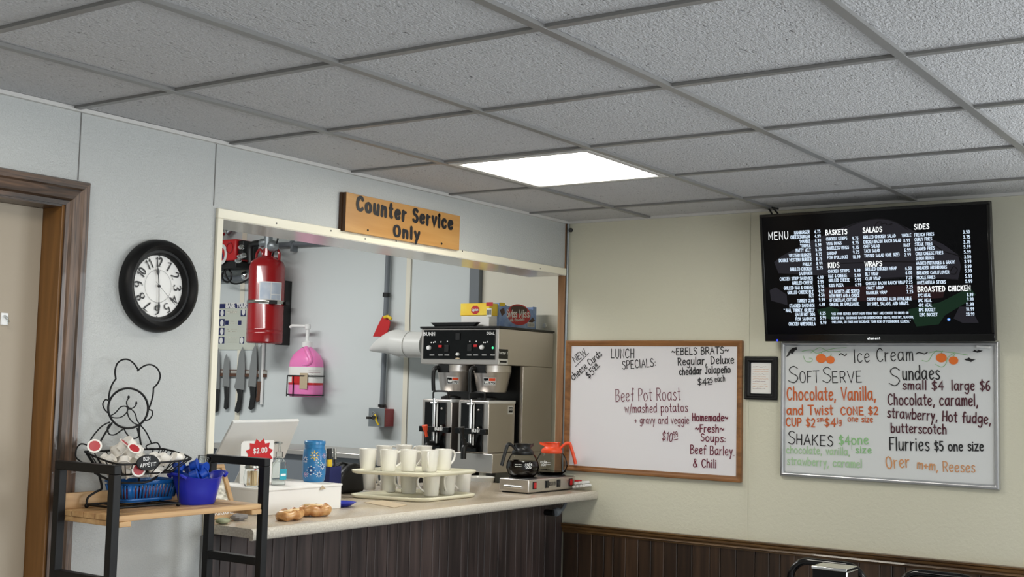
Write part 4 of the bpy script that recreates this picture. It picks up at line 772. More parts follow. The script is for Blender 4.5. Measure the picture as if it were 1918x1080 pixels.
for fa, fz, R_, mi in ((.0, .102, .017, 'yellow'), (-.25, .045, .016, 'navy'), (.75, .06, .012, 'paper'), (-.85, .085, .012, 'paper'), (.45, .03, .012, 'paper'), (.95, .10, .01, 'pink_paper'), (-.75, .028, .01, 'pink_paper'), (.35, .075, .012, 'teal')):
    dot(fa, fz, R_*.22, 'paper' if mi != 'paper' else 'navy')
    for i in range(8):
        a = i*PI/4; dot(fa+R_*.62*math.cos(a)/.045, fz+R_*.62*math.sin(a), R_*.17, mi); dot(fa+R_*1.0*math.cos(a)/.045, fz+R_*1.0*math.sin(a), R_*.12, 'yellow' if mi == 'yellow' else 'paper')
q.build('painted_dots', t, recalc=False)
# tilted tablet display
A, Bq, C_, D_ = Y(437, 791, .40), Y(561, 788, .40), Y(533, 858, .53), Y(404, 853, .53)
t = thing('tablet_display', ((A.x+Bq.x)/2, .45, BT-.09), 'white tilted display panel seen from behind, over the white box', 'display'); th = Vector((0, .006, .010))
mb('white').hexa([A, Bq, C_, D_], [A+th, Bq+th, C_+th, D_+th]).build('display_panel', t, .003)
mm_ = (C_+D_)/2; mb('white').hexa([(mm_.x-.06, .47, CT), (mm_.x+.06, .47, CT), (mm_.x+.06, .60, CT), (mm_.x-.06, .60, CT)], [(mm_.x-.05, .50, CT+.14), (mm_.x+.05, .50, CT+.14), (mm_.x+.05, .53, CT+.14), (mm_.x-.05, .53, CT+.14)]).build('stand', t, .004)
# price card with a red burst
A = Y(478, 850, .30); t = thing('price_card', (A.x, .30, BT), 'white price card with a red starburst behind the toothpick jar', 'card')
c0, c1_ = Y(452, 826, .30), Y(511, 876, .30)
mb('paper').prism([v for v in [Vector((x, .30, z)) for x, z in ((c0.x, BT), (c1_.x, BT), (c1_.x, c0.z), (c0.x+.012, c0.z), (c0.x, c0.z-.012))]], (0, .003, 0)).build('card', t)
q = mb('redp'); ce_ = Y(486, 851, .298); q.poly([ce_+Vector((math.cos(a)*r*1.1, 0, math.sin(a)*r*.95)) for a, r in [(i*PI/12, .066 if i % 2 else .05) for i in range(24)]])
q.mat('white'); write(q, '$2.00', Y(474, 849, .298), Y(500, 846, .298), .018, .004, NL, lift=.001); write(q, 'COO', Y(477, 874, .298), Y(500, 872, .298), .018, .004, NL, lift=.001)
q.build('starburst', t, recalc=False)
# small wooden easel frame
t = thing('easel_frame', (-2.02, .09, CT), 'small tan wooden easel frame with floral white art at the counter end', 'picture frame')
A, Bq, C_, D_ = Y(390, 874, .13), Y(425, 870, .13), Y(446, 966, .05), Y(390, 978, .05)
A = Vector((D_.x, .13, Bq.z)); D_ = Vector((D_.x, .05, C_.z)); C_ = Vector((C_.x-.01, .05, C_.z)); D_.z = C_.z = CT+.004; Bq.x = C_.x; 
fn = (Bq-A).cross(D_-A).normalized(); fn = -fn if fn.y > 0 else fn
def ef(u_, v_, n_=0): return D_+(C_-D_)*u_+(A-D_)*v_+fn*n_
for a_, b_ in (((0, 0), (1, .2)), ((0, .93), (1, 1)), ((0, .2), (.13, .93)), ((.87, .2), (1, .93))): mb('shelfw').hexa([ef(a_[0], a_[1]), ef(b_[0], a_[1]), ef(b_[0], b_[1]), ef(a_[0], b_[1])], [ef(a_[0], a_[1], .012), ef(b_[0], a_[1], .012), ef(b_[0], b_[1], .012), ef(a_[0], b_[1], .012)]).build('frame_bar', t, .001)
mb('art').hexa([ef(.13, .2), ef(.87, .2), ef(.87, .93), ef(.13, .93)], [ef(.13, .2, .004), ef(.87, .2, .004), ef(.87, .93, .004), ef(.13, .93, .004)]).build('art_sheet', t)
q = mb('white'); write(q, 'BE THANKFUL', ef(.14, .07, .0125), ef(.88, .08, .0125), .012, .003, fn, lift=.0008); q = mb('white')
for i in range(9): q.ribbon([ef(.15+.08*i, .07+.05*(i % 2), .0125), ef(.19+.08*i, .12-.04*(i % 2), .0125), ef(.2+.08*i, .07, .0125)], .003, fn, lift=.0008)
q.build('brush_lettering', t, recalc=False)
# stones
p = Z(417, 981, CT); t = mb('stone_g').ball(p+Vector((0, 0, .011)), .028, 20, (1, .7, .38)).build('painted_stone'); tag(t, 'flat green speckled stone at the left end of the counter', 'stone')
p = Z(452, 976, CT)+Vector((.01, .02, 0)); q = mb('stone').ball(p+Vector((0, 0, .013)), .036, 12, (1, .6, .36)); random.seed(5); q.v = [(x+random.uniform(-.003, .003), y+random.uniform(-.003, .003), max(z+random.uniform(-.002, .002), CT)) for x, y, z in q.v]
tag(q.build('grey_stone', sharp=15), 'rough grey stone beside the easel frame on the counter', 'stone')
# wrapped pastries
def pastry(px, py, rx, ry, rz, yaw, label, hole):
    p = Z(px, py, CT)+Vector((.03, .035, 0)); t = thing('wrapped_pastry', tuple(p), label, 'pastry'); q = mb('bread')
    c_, s_ = math.cos(yaw), math.sin(yaw)
    P_ = [p+Vector((rx*math.cos(a)*c_-ry*math.sin(a)*s_, rx*math.cos(a)*s_+ry*math.sin(a)*c_, rz)) for a in [i*PI/9 for i in range(18)]]
    q.tube([v+Vector((0, 0, .004*math.sin(i*1.7))) for i, v in enumerate(P_)], [rz*(.92+.12*math.sin(i*2.1)) for i in range(18)], 14, True)
    if not hole: q.ball(p+Vector((0, 0, rz)), rz*.95, 14, (rx/rz*.8, ry/rz*.8, .8))
    q.v = [(x, y, max(z, CT+.001)) for x, y, z in q.v]; q.build('pastry', t)
    q = mb('glaze'); q.tube([p+Vector((rx*.9*math.cos(a)*c_-ry*.9*math.sin(a)*s_, rx*.9*math.cos(a)*s_+ry*.9*math.sin(a)*c_, rz*1.93)) for a in [2.6+i*PI/12 for i in range(14)]], [.002+.004*math.sin(i/13*PI) for i in range(14)], 8); q.build('glaze', t)
pastry(545, 976, .052, .026, .018, .35, 'glazed twisted pastry in clear wrap lying flat at the front of the counter', True)
pastry(592, 969, .044, .02, .021, -.5, 'glazed pastry in clear wrap leaning behind the flat one', False)
# blue dish, brown paper
p = Z(640, 950, CT)+Vector((.02, .03, 0)); q = mb('blue2').lathe([(0, .001), (.035, .001), (.062, .016), (.064, .018), (.06, .018), (.034, .005), (0, .004)], p, 32, cap=False); tag(q.build('blue_dish'), 'small cobalt blue dish behind the right end of the white box', 'dish')
c4 = [Z(682, 941, CT), Z(738, 951, CT), Z(762, 946, CT), Z(716, 937, CT)]
tag(mb('cardb').hexa([c+Vector((0, 0, .0006)) for c in c4], [c+Vector((0, 0, .0025)) for c in c4]).build('paper_sheet'), 'flat tan paper sheet on the counter in front of the mug trays', 'paper')

# mugs on two trays
def tray(z, label, x0, x1, y0, y1):
    t = thing('serving_tray', ((x0+x1)/2, (y0+y1)/2, z), label, 'tray', 'mug trays'); q = mb('tray'); pr = ((0, 0), (.010, .0), (.002, .004), (-.001, .013), (.002, .0165), (.012, .0125), (.018, .0075))
    rings = [rrect(x0+a, x1-a, y0+a, y1-a, .05, z+b, 6) for a, b in pr[1:]]; n_ = len(rings[0]); vs = [v for r_ in rings for v in r_]; fs = [tuple(range(n_))[::-1], tuple(range((len(rings)-1)*n_, len(rings)*n_))]
    for i in range(len(rings)-1): fs += [(i*n_+j, i*n_+(j+1) % n_, (i+1)*n_+(j+1) % n_, (i+1)*n_+j) for j in range(n_)]
    q.add([Vector((v.x-.20*(v.y-.0), v.y, v.z)) for v in vs], fs, True); q.build('tray_body', t, sharp=60); return t
T1, T2 = CT+.0005, CT+.1005
tray(T1, 'lower cream cafeteria tray under the bottom row of mugs', -1.075, -.685, -.014, .34)
tray(T2, 'upper cream cafeteria tray resting on the bottom row of mugs', -1.077, -.687, -.017, .34)
def mug(label):
    t = thing('mug', (0, 0, 0), label, 'mug', 'white mugs on the trays')
    mb('ceramic').lathe([(0, .001), (.029, .001), (.0315, .004), (.038, .087), (.0385, .0895), (.0365, .0905), (.0345, .087), (.029, .01), (0, .008)], (0, 0, 0), 32, cap=False).build('cup', t)
    mb('ceramic').tube(cat([(.034, 0, .078), (.052, 0, .083), (.064, 0, .07), (.063, 0, .052), (.054, 0, .036), (.0325, 0, .02)], 6), [.0045]*31, 10).build('handle', t); return t
mg = mug('x'); first = True
def put(px, py, z, ang, label, off=.036):
    global first
    c_ = mg if first else copy_tree(mg); first = False
    g = Z(px, py, z); v = (g-CAM); v.z = 0; v.normalize(); c_.location = g+v*off; c_.location.z = z; c_.rotation_euler = (0, 0, ang); c_['label'] = label
zl, zu = T1+.0078, T2+.0078
W1 = 'white mug on the lower tray, '; W2 = 'white mug on the upper tray, '
put(690, 918, zl, -.6, W1+'first from the left with its handle to the right'); put(727, 922, zl, 1.6, W1+'second from the left with no handle showing'); put(765, 925, zl, 2.6, W1+'third from the left with a bright streak')
put(807, 930, zl, 2.7, W1+'nearest the front corner with a big handle at left'); put(837, 927, zl, 3.6, W1+'right of the front corner mug'); put(866, 924, zl, 3.1, W1+'last at the right end')
put(688, 881, zu, 1.2, W2+'first from the left in the front row'); put(727, 883, zu, -.7, W2+'second from the left in the front row'); put(764, 883, zu, -.4, W2+'third from the left in the front row'); put(804, 884, zu, 3.7, W2+'with its handle facing front near the corner'); put(830, 881, zu, -.2, W2+'at the right end with its handle pointing right')
put(718, 873, zu, 1.0, W2+'back row behind the first and second'); put(756, 871, zu, 2.0, W2+'back row in the middle'); put(793, 873, zu, 1.5, W2+'back row behind the corner mug'); 
put(757, 908, zl, 1.0, W1+'in the back row at the middle'); put(810, 912, zl, 1.0, W1+'in the back row behind the corner mug')

# coffee warmer and pots
wx0, wx1, wy0, wy1, wz = -.412, -.018, -.085, .075, CT+.006
t = thing('coffee_warmer', ((wx0+wx1)/2, 0, CT), 'stainless two-burner coffee warmer with red switches at the counter end', 'warmer')
mb('steel').box((wx0, wy0, wz), (wx1, wy1, wz+.058)).build('body', t, .004)
mb('black').box((wx0+.01, wy0+.01, CT), (wx1-.01, wy1-.01, wz)).build('foot', t)
for i, cx in enumerate((wx0+.075, wx1-.082)): mb('black').lathe([(.066, 0), (.066, .004), (.06, .006), (0, .006)], (cx, -.005, wz+.058), 32).build('burner', t)
for i, fx in enumerate((.12, .38, .63, .90)):
    x = wx0+(wx1-wx0)*fx; sw_ = mb('black').box((x-.014, wy0-.003, wz+.014), (x+.014, wy0+.001, wz+.048)).build('switch', t, .001)
    mb('redp' if i in (0, 3) else 'blackg').box((x-.009, wy0-.006, wz+.018), (x+.009, wy0-.002, wz+.044)).build('switch_rocker', sw_, .001)
q = mb('ink'); write(q, 'BUNN', (wx0+.170, wy0-.0005, wz+.024), (wx0+.226, wy0-.0005, wz+.024), .016, .0034, NL, lift=.001, nib=.5); q.build('brand_lettering', t, recalc=False)
mb('chrome').tube([(wx0-.002, wy1-.03, wz+.022), (wx0-.002, wy0+.035, wz+.022)], .008, 10).build('side_handle', t)
def pot(cx, cy, mtop, hd, label, level):
    z = wz+.0645; o = Vector((cx, cy, z)); t = thing('coffee_pot', tuple(o), label, 'coffee pot')
    gp = [(0, .001), (.052, .001), (.066, .012), (.0755, .04), (.073, .062), (.06, .09), (.048, .105), (.045, .115)]
    mb('glass').lathe(gp, o, 40, cap=False).build('glass_bowl', t)
    k_ = [(r*.965, h+.001) for r, h in gp if h <= level]; k_.append((.07 if level < .05 else .0665, level)); k_.append((0, level)); mb('coffee').lathe(k_, o, 36, cap=False).build('coffee', t)
    mb(mtop).lathe([(.0475, .098), (.05, .104), (.049, .114), (.038, .124), (.035, .132), (.039, .146), (.042, .148), (.036, .147), (.03, .134)], o, 32, cap=False).build('collar', t)
    d = Vector((math.cos(hd), math.sin(hd), 0))
    mb(mtop).tube(cat([o+d*.036+Vector((0, 0, .118)), o+d*.062+Vector((0, 0, .142)), o+d*.082+Vector((0, 0, .145)), o+d*.09+Vector((0, 0, .128)), o+d*.104+Vector((0, 0, .085)), o+d*.114+Vector((0, 0, .05))], 5), [.0065]*6+[.008]*20, 10).build('handle', t)
    mb(mtop).prism([o+Vector((0, 0, .142))+Vector((math.cos(hd+PI+a)*r, math.sin(hd+PI+a)*r, z_)) for a, r, z_ in ((-.5, .036, 0), (0, .058, .008), (.5, .036, 0))], (0, 0, -.012)).build('spout', t)
    vd = CAM-o; a0 = math.atan2(vd.y, vd.x); q = mb('white')
    def gl(t_, da, z_, wdt, cap):
        a = a0+da; n_ = Vector((math.cos(a), math.sin(a), 0)); u_ = n_.cross(Vector((0, 0, 1)))*-1; c_ = o+n_*.0768+Vector((0, 0, z_)); write(q, t_, c_-u_*wdt/2, c_+u_*wdt/2, cap, .0022, n_, up=Vector((0, 0, 1)), lift=.001)
    gl('cafe', .35 if hd > 2 else -.5, .055, .034, .012); gl('oOo', .35 if hd > 2 else -.5, .042, .026, .012); gl('__', -.25, .05, .03, .01); gl('__', -.25, .058, .03, .01)
    q.build('printed_mark', t, recalc=False); return t
pot(wx0+.075, .0, 'black', 2.75, 'glass coffee pot with black collar and handle, half full, on the warmer', .072)
pot(wx1-.082, -.004, 'orange', -.95, 'glass coffee pot with orange collar and handle, nearly empty, on the warmer', .014)
# creamer packets at the counter end
for i in range(7):
    p = X(1079+6.5*(i % 4)+3*(i//4), 911-.8*(i % 4)-6.5*(i//4), -.045); p.z = max(p.z, CT+.0075); q = mb('white').cyl((p.x-.016, p.y+.004, p.z), (p.x+.030, p.y-.004, p.z), .0068, 10)
    tag(q.build('sugar_tube'), 'small white sugar tube in the little heap right of the warmer', 'packet', 'sugar tubes by the warmer')
p = X(1081, 901, -.035); tag(mb('lip_red').box((p.x-.006, p.y-.014, p.z-.003), (p.x+.022, p.y+.012, p.z+.006)).build('red_packet', bevel=.002), 'small dark red packet on top of the white sugar tubes', 'packet')
# clutter behind the mugs
p = Y(664, 925, .46); t = thing('black_bag', (p.x, .51, CT), 'soft black bag slumped behind the left end of the mug trays', 'bag')
fr_ = [Vector((Y(px, py, .46).x, .46, max(CT+.001, Y(px, py, .46).z))) for px, py in ((634, 990), (636, 900), (643, 886), (654, 874), (668, 867), (676, 868), (681, 880), (682, 990))]
q = mb('black').prism(fr_, (0, .11, 0)); q.build('bag_body', t, .015, 3)
a_ = Y(640, 880, .50); mb('black').tube(cat([Y(634, 892, .5), Y(632, 876, .5), Y(641, 867, .5), Y(652, 870, .5)], 6), .005, 8).build('bag_strap', t)
p = Y(621, 905, .42); p.z = CT; t = thing('pen_caddy', tuple(p), 'blue pen caddy behind the blue jar holding markers', 'caddy')
q = mb('navy'); 
for a_, b_ in (((-.035, -.02), (.035, -.017)), ((-.035, .017), (.035, .02)), ((-.035, -.017), (-.032, .017)), ((.032, -.017), (.035, .017))): q.box((p.x+a_[0], p.y+a_[1], CT), (p.x+b_[0], p.y+b_[1], CT+.125))
q.box((p.x-.035, p.y-.02, CT), (p.x+.035, p.y+.02, CT+.003)).build('caddy_body', t)
for i, (dx, m1, m2, lab) in enumerate(((-.022, 'yellow', 'black', 'yellow marker with a black cap, left one in the blue pen caddy'), (-.010, 'yellow', 'black', 'yellow marker with a black cap, right one in the blue pen caddy'), (.016, 'black', 'silver', 'black pen at the right in the blue pen caddy'))):
    o = Vector((p.x+dx, p.y, CT+.004)); mk = thing('marker_pen', tuple(o), lab, 'pen', 'pens in the caddy'); mb(m1).cyl(o, o+Vector((0, 0, .150)), .0065, 10).build('barrel', mk); mb(m2).cyl(o+Vector((0, 0, .150)), o+Vector((-.004, 0, .195)), .0072, 10).build('cap', mk)
p = Z(548, 899, BT)+Vector((.02, .12, 0)); t = mb('paper').prism([p+Vector((-.06, 0, 0)), p+Vector((.03, 0, 0)), p+Vector((.03, 0, .075)), p+Vector((.018, 0, .072))], (0, .012, 0)).build('folded_paper'); tag(t, 'white folded paper wedge left of the blue painted jar', 'paper')

# ================================================================== KITCHEN BEHIND THE HATCH (far wall x = XK)
NK = Vector((-1, 0, 0))
def K(px, py, off=0): return X(px, py, XK-off)
sm = mb('wall_kr')
for px in (764, 452): p = K(px, 600); sm.box((XK-.004, p.y-.022, 0), (XK, p.y+.022, KZ))
struct(sm.build('trim_9', bevel=.002))
sm = mb('tee_edge'); p = K(766, 600); sm.box((XK-.0055, p.y-.012, 0), (XK-.0035, p.y-.007, KZ)); struct(sm.build('trim_10'))
pw_ = K(893, 600); struct(mb('wall_kr').box((XK-.003, .045, 0), (XK, pw_.y, KZ)).build('trim_11'))  # added sheet on the same wall, its cream painting in warm light through the hatch
# suppression tank
c = Vector((XK-.175, 0, 0)); a_, b_ = X(464.5, 560, c.x), X(533, 560, c.x); c.y = (a_.y+b_.y)/2; zb_ = X(496, 642, c.x-.1).z; zt_ = X(500, 480, c.x).z; TR = .118
t = thing('suppression_tank', (c.x, c.y, zb_), 'red fire suppression tank strapped to the kitchen wall', 'fire suppression tank'); H = zt_-zb_; o = Vector((c.x, c.y, zb_))
q = mb('red').lathe([(0, 0), (TR-.01, 0), (TR, .01), (TR, .06), (TR+.002, .065), (TR, .07), (TR, .085), (TR+.002, .09), (TR, .095), (TR, H-.075), (TR-.012, H-.04), (TR-.045, H-.01), (.035, H), (.03, H+.05), (0, H+.052)], o, 48, cap=False); q.build('tank_body', t)
for s_ in (1, -1):
    e = o+Vector((0, s_*.075, H-.03)); e2 = Vector((.30, .72, 0))*0; mb('red').tube(cat([e+Vector((0, -.03, 0)), e+Vector((0, -.028, .05)), e+Vector((0, 0, .078)), e+Vector((0, .028, .05)), e+Vector((0, .03, 0))], 6), .009, 8).build('lifting_loop', t)
vd = CAM-o; a0 = math.atan2(vd.y, vd.x)
def wrap(m_, da0, da1, z0, z1, dr):
    q = mb(m_); n_ = 10; vs = []
    for i in range(n_+1):
        a = a0+da0+(da1-da0)*i/n_
        for z in (z0, z1): vs.append(o+Vector(((TR+dr)*math.cos(a), (TR+dr)*math.sin(a), z)))
    q.add(vs, [(2*i, 2*i+2, 2*i+3, 2*i+1) for i in range(n_)], True); return q
zl0, zl1 = X(505, 568, c.x-.1).z-zb_, X(505, 526, c.x-.1).z-zb_
wrap('white', -.40, .92, zl0, zl1, .002).build('instruction_label', t, recalc=False)
q = wrap('label', -.34, .22, zl0+.03, zl1-.006, .003); 
for a in (.27, .56): w_ = wrap('label', a, a+.27, zl0+.03, zl0+.06, .003); q.add(w_.v, w_.f)
w_ = wrap('label', .27, .84, zl0+.066, zl1-.006, .003); q.add(w_.v, w_.f); q.build('label_print', t, recalc=False)
q = mb('silver').lathe([(TR+.0032, zl0+.006), (TR+.0045, zl0+.008), (TR+.0045, zl0+.024), (TR+.0032, zl0+.026)], o, 40, cap=False); q.build('strap', t)
for da in (-1.45, .35): a = a0-da if da < 0 else a0+da; mb('black').box(*[o+Vector(((TR+.008)*math.cos(a)+s*.018, (TR+.008)*math.sin(a)+s*.022, zl0+.012+s*.012)) for s in (-1, 1)]).build('clasp', t)
mb('black').box((XK-.10, K(545, 590).y, zb_-.005), (XK, K(545, 590).y+.04, zb_+.42)).build('bracket', t, .003)
mb('galv').cyl(o+Vector((0, 0, H+.04)), o+Vector((0, 0, H+.30)), .028, 14).lathe([(.024, 0), (.03, .0), (.03, .05), (.022, .06)], o+Vector((-.0, .06, H+.09)), 14, (0, -1, 0)).ball(o+Vector((-.03, -.075, H+.06)), .04, 12).build('valve', t)
t.children[-1]
mb('black').tube(cat([o+Vector((-.02, -.06, H)), o+Vector((-.03, -.10, H+.06)), o+Vector((-.03, -.13, H+.15))], 5), .006, 8).build('release_lever', t)
pb = thing('black_pipe', tuple(K(472, 470, .1)), 'black pipe elbow running from the regulator up to the tank valve', 'pipe')
mb('black').tube(cat([K(470, 492, .14), K(469, 470, .14), K(471, 460, .14), K(478, 456, .14), K(497, 455, .17)], 5), .022, 12).build('pipe', pb)
gp_ = thing('grey_conduit', tuple(K(560, 456, .03)), 'grey horizontal conduit with a clamp running right from the tank top', 'pipe')
mb('gray').cyl(K(516, 459, .03), K(640, 452, .03), .017, 12).build('pipe', gp_)
p = K(548, 457, .03); mb('gray').lathe([(.021, -.012), (.024, -.012), (.024, .012), (.021, .012)], p, 14, (0, 1, 0)).box((p.x-.02, p.y-.02, p.z-.05), (XK, p.y+.0, p.z)).build('clamp', gp_)
# regulator box
A, Bq = K(396, 450, .16), K(440, 501, .16)
t = thing('regulator_box', (XK-.08, A.y, Bq.z), 'red and black regulator box with a white A badge beside the tank', 'regulator')
mb('redp').box((XK-.16, Bq.y, Bq.z+.05), (XK-.01, A.y+.12, A.z)).build('red_cover', t, .012)
mb('black').box((XK-.15, Bq.y, Bq.z), (XK-.01, A.y+.12, Bq.z+.05)).box((XK-.14, K(455, 480, .14).y, Bq.z+.06), (XK-.0, Bq.y, A.z-.01)).build('black_base', t, .006)
q = mb('chrome'); 
for px, py in ((452, 463), (450, 480), (456, 478), (446, 488)): q.ball(K(px, py, .17), .022, 10, (1, 1.3, .8))
q.build('fittings', t)
p = K(415, 476, .162); q = mb('white').disc(p, Vector((0, -1, 0)), Vector((0, 0, 1)), .055, .07, 24, .001); q.mat('redp').disc(p, Vector((0, -1, 0)), Vector((0, 0, 1)), .032, .045, 20, .002); q.mat('navy'); write(q, 'A', p+Vector((0, .022, -.03)), p+Vector((0, -.022, -.03)), .055, .012, NK, lift=.003); q.build('badge', t, recalc=False)
p = K(430, 464, .162); mb('red').tube([p+Vector((0, .03*math.cos(i*PI/8), .035*math.sin(i*PI/8))) for i in range(16)], .004, 6, True).build('relief_ring', t)
t = thing('control_cable', tuple(K(420, 520, .1)), 'thin black control cable looping below the regulator box', 'cable')
mb('black').tube(cat([K(*p_) for p_ in ((428, 502, .1), (417, 512, .1), (417, 522, .1), (425, 528, .1), (432, 524, .1), (433, 512, .1), (427, 503, .1))], 6), .007, 8).tube(cat([K(*p_) for p_ in ((420, 503, .1), (424, 518, .1), (435, 530, .1), (450, 530, .1), (466, 522, .1))], 6), .006, 8).build('cable', t)
t = thing('wall_conduit', tuple(K(440, 525, .03)), 'grey conduit running left along the kitchen wall below the regulator', 'pipe')
mb('gray').cyl(K(385, 523, .03), K(466, 521, .03), .020, 12).build('pipe', t)
mb('chrome').ball(K(459, 516, .05), .03, 12).build('elbow', t)
t = thing('upper_fitting', tuple(K(418, 434, .06)), 'chrome pipe fitting above the regulator box', 'pipe fitting'); mb('chrome').ball(K(417, 434, .08), .03, 12).cyl(K(415, 438, .08), K(414, 450, .08), .02, 10).build('fitting', t); mb('galv').cyl(K(425, 437, .05), K(436, 428, .03), .022, 10).build('pipe', t)
# poster
A, Bq = K(380, 569, .004), K(482, 655, .004)
t = thing('safety_poster', (XK, Bq.y, Bq.z), 'pale poster with a navy header and navy pictogram squares behind the tank', 'poster')
mb('poster').box((XK-.0065, A.y, Bq.z), (XK, Bq.y, A.z)).build('sheet', t)
def pr_(x0, y0, x1, y1, m_='navy'):
    a1, b1_ = K(x0, y0, .0072), K(x1, y1, .0072); return [a1, Vector((a1.x, b1_.y, a1.z)), b1_, Vector((a1.x, a1.y, b1_.z))]
q = mb('navy'); q.poly(pr_(380, 569.5, 482, 576))
for x0, y0, x1, y1 in ((411, 580, 421, 592), (411, 597, 420.5, 610), (410, 614, 420, 627), (409.5, 631, 420, 643), (451, 581, 460, 592), (446, 600, 452, 608), (422, 600, 428, 608), (449, 631, 457, 643)): q.poly(pr_(x0, y0, x1, y1))
q.mat('white')
write(q, 'BASE YOUR', K(423, 575.6, .0078), K(462, 575.2, .0078), .03, .010, NK, lift=.001)
for x0, y0, x1, y1 in ((412.5, 582, 419.5, 590), (412, 602, 419, 607), (413, 617, 418, 624), (411, 634, 417, 641), (453, 582, 459, 586), (450, 633, 455, 641)): q.disc(K((x0+x1)/2, (y0+y1)/2, .0080), Vector((0, -1, 0)), Vector((0, 0, 1)), .017, .022, 12)
q.mat('art')
for yl in (582, 585, 601, 605, 616, 620, 632, 636, 640): q.poly(pr_(424, yl, 444, yl+.9))
q.build('print', t, recalc=False)
# knives on a magnetic bar
A, Bq = K(386, 691, .02), K(496, 706, .02)
t = thing('magnetic_bar', (XK, Bq.y, Bq.z), 'dark magnetic bar on the kitchen wall holding knives', 'knife rack')
mb('brown').box((XK-.02, A.y, Bq.z+.04), (XK, Bq.y, A.z)).box((XK-.02, A.y, Bq.z), (XK, Bq.y, Bq.z+.022)).mat('steel').box((XK-.017, A.y, Bq.z+.022), (XK, Bq.y, Bq.z+.04)).build('bar', t)
def knife(blade, handle, label, mh='black'):
    d_ = .024; bl = [K(x, y, d_) for x, y in blade]; hd_ = [K(x, y, d_) for x, y in handle]; t = thing('kitchen_knife', tuple(hd_[0]), label, 'knife', 'knives on the magnetic bar')
    mb('blade').prism(bl, (.003, 0, 0)).build('blade', t); mb(mh).prism([v+Vector((-.006, 0, 0)) for v in hd_], (.014, 0, 0)).build('handle', t, .004)
knife([(409.4, 651), (405, 664), (403, 680), (402, 729), (411, 729), (412, 690), (411.5, 665)], [(401, 728), (411, 729), (410, 748), (408, 770), (404, 772.5), (399.5, 771), (400, 755), (403, 742)], 'broad chef knife with black handle nearest the hatch trim')
knife([(424, 662), (420, 672), (417.5, 690), (416.5, 724), (428.5, 724), (429.5, 695), (428, 674)], [(420, 723), (428.5, 724), (427.5, 745), (427, 764), (423, 766.5), (419.5, 764), (421, 745)], 'short slim knife with black handle, second from the hatch trim')
knife([(454.6, 649), (448, 662), (444.5, 685), (441, 715), (438.5, 724), (441, 729), (457, 730), (458.5, 690), (457.5, 665)], [(443, 728), (454, 730), (453, 745), (450, 768), (445, 773), (440, 770), (441, 763), (445, 750), (446, 738)], 'large chef knife with black handle, third from the hatch trim')
knife([(479.2, 643), (473, 655), (468, 685), (464.5, 718), (464, 724), (468, 726), (479, 724), (481, 690), (480.5, 660)], [(468, 723), (479, 724), (478.5, 742), (475, 764), (470, 767.5), (465.5, 765), (467, 757), (469.5, 742)], 'large chef knife with black handle, right of the other black-handled ones')
knife([(486.5, 650), (485, 660), (484.5, 715), (489.5, 715), (490.5, 660), (490, 645)], [(481.5, 714), (489.5, 714), (487.5, 735), (485.5, 751), (481, 753), (480, 748), (482, 735)], 'thin knife with brown wooden handle at the right end of the bar', 'brown')
t = thing('white_conduit', tuple(K(492, 700, .02)), 'thin white conduit running down the wall below the tank', 'pipe'); mb('white').cyl(K(494, 640, .014), K(489.5, 757, .014), .011, 10).build('pipe', t)
# pink soap jug
o = X(573, 743, XK-.13); o.x = XK-.085; a_, b_ = X(545, 700, o.x), X(602, 700, o.x); o.y = (a_.y+b_.y)/2; z0 = o.z; z1 = X(573, 650, o.x).z; H = z1-z0; o = Vector((o.x, o.y, z0))
t = thing('soap_jug', tuple(o), 'pink soap jug with white pump in a black wire holder on the kitchen wall', 'soap dispenser')
RX_, RY_ = .070, .118
def sup(z, s_, n_=28, p_=3.2):
    return [o+Vector((RX_*s_*math.copysign(abs(math.cos(a))**(2/p_), math.cos(a)), RY_*s_*math.copysign(abs(math.sin(a))**(2/p_), math.sin(a)), z)) for a in [2*PI*i/n_ for i in range(n_)]]
def loft(m_, secs, par, nm, cap=True):
    q = mb(m_); vs = []; fs = []; n_ = 28
    for z, s_ in secs: vs += sup(z, s_)
    for i in range(len(secs)-1): fs += [(i*n_+j, i*n_+(j+1) % n_, (i+1)*n_+(j+1) % n_, (i+1)*n_+j) for j in range(n_)]
    if cap: fs += [tuple(range(n_))[::-1], tuple(range((len(secs)-1)*n_, len(secs)*n_))]
    q.add(vs, fs, True); return q.build(nm, par)
loft('pink', [(0, .9), (.008, .98), (.02, 1), (H*.62, 1), (H*.72, .97), (H*.84, .8), (H*.94, .5), (H*.99, .3), (H*1.03, .26)], t, 'jug_body')
loft('paper', [(H*.26, 1.012), (H*.60, 1.012)], t, 'jug_label', False); loft('redp', [(H*.24, 1.013), (H*.285, 1.013)], t, 'label_stripe', False)
q = mb('redp'); A, Bq = X(547, 703, o.x-RX_-.003), X(561, 717, o.x-RX_-.003); q.box((A.x-.001, A.y, Bq.z), (A.x, Bq.y, A.z)); q.mat('cardb'); A, Bq = X(562, 698, o.x-RX_-.003), X(575, 728, o.x-RX_-.003); q.box((A.x-.001, A.y, Bq.z), (A.x, Bq.y, A.z))
q.mat('inkred'); 
for yy_ in (693.5, 697, 721, 724): A, Bq = X(578, yy_, o.x-RX_-.003), X(600, yy_+1, o.x-RX_-.003); q.box((A.x-.0005, A.y, Bq.z), (A.x, Bq.y, A.z))
q.build('label_print', t)
mb('pink').tube(cat([o+Vector((-.03, -.02, H*.98)), o+Vector((-.045, -.05, H*.9)), o+Vector((-.05, -.085, H*.74)), o+Vector((-.055, -.075, H*.66)), o+Vector((-.055, -.03, H*.64))], 6), .016, 12).build('jug_handle', t)
zp = X(573, 616, o.x).z-z0
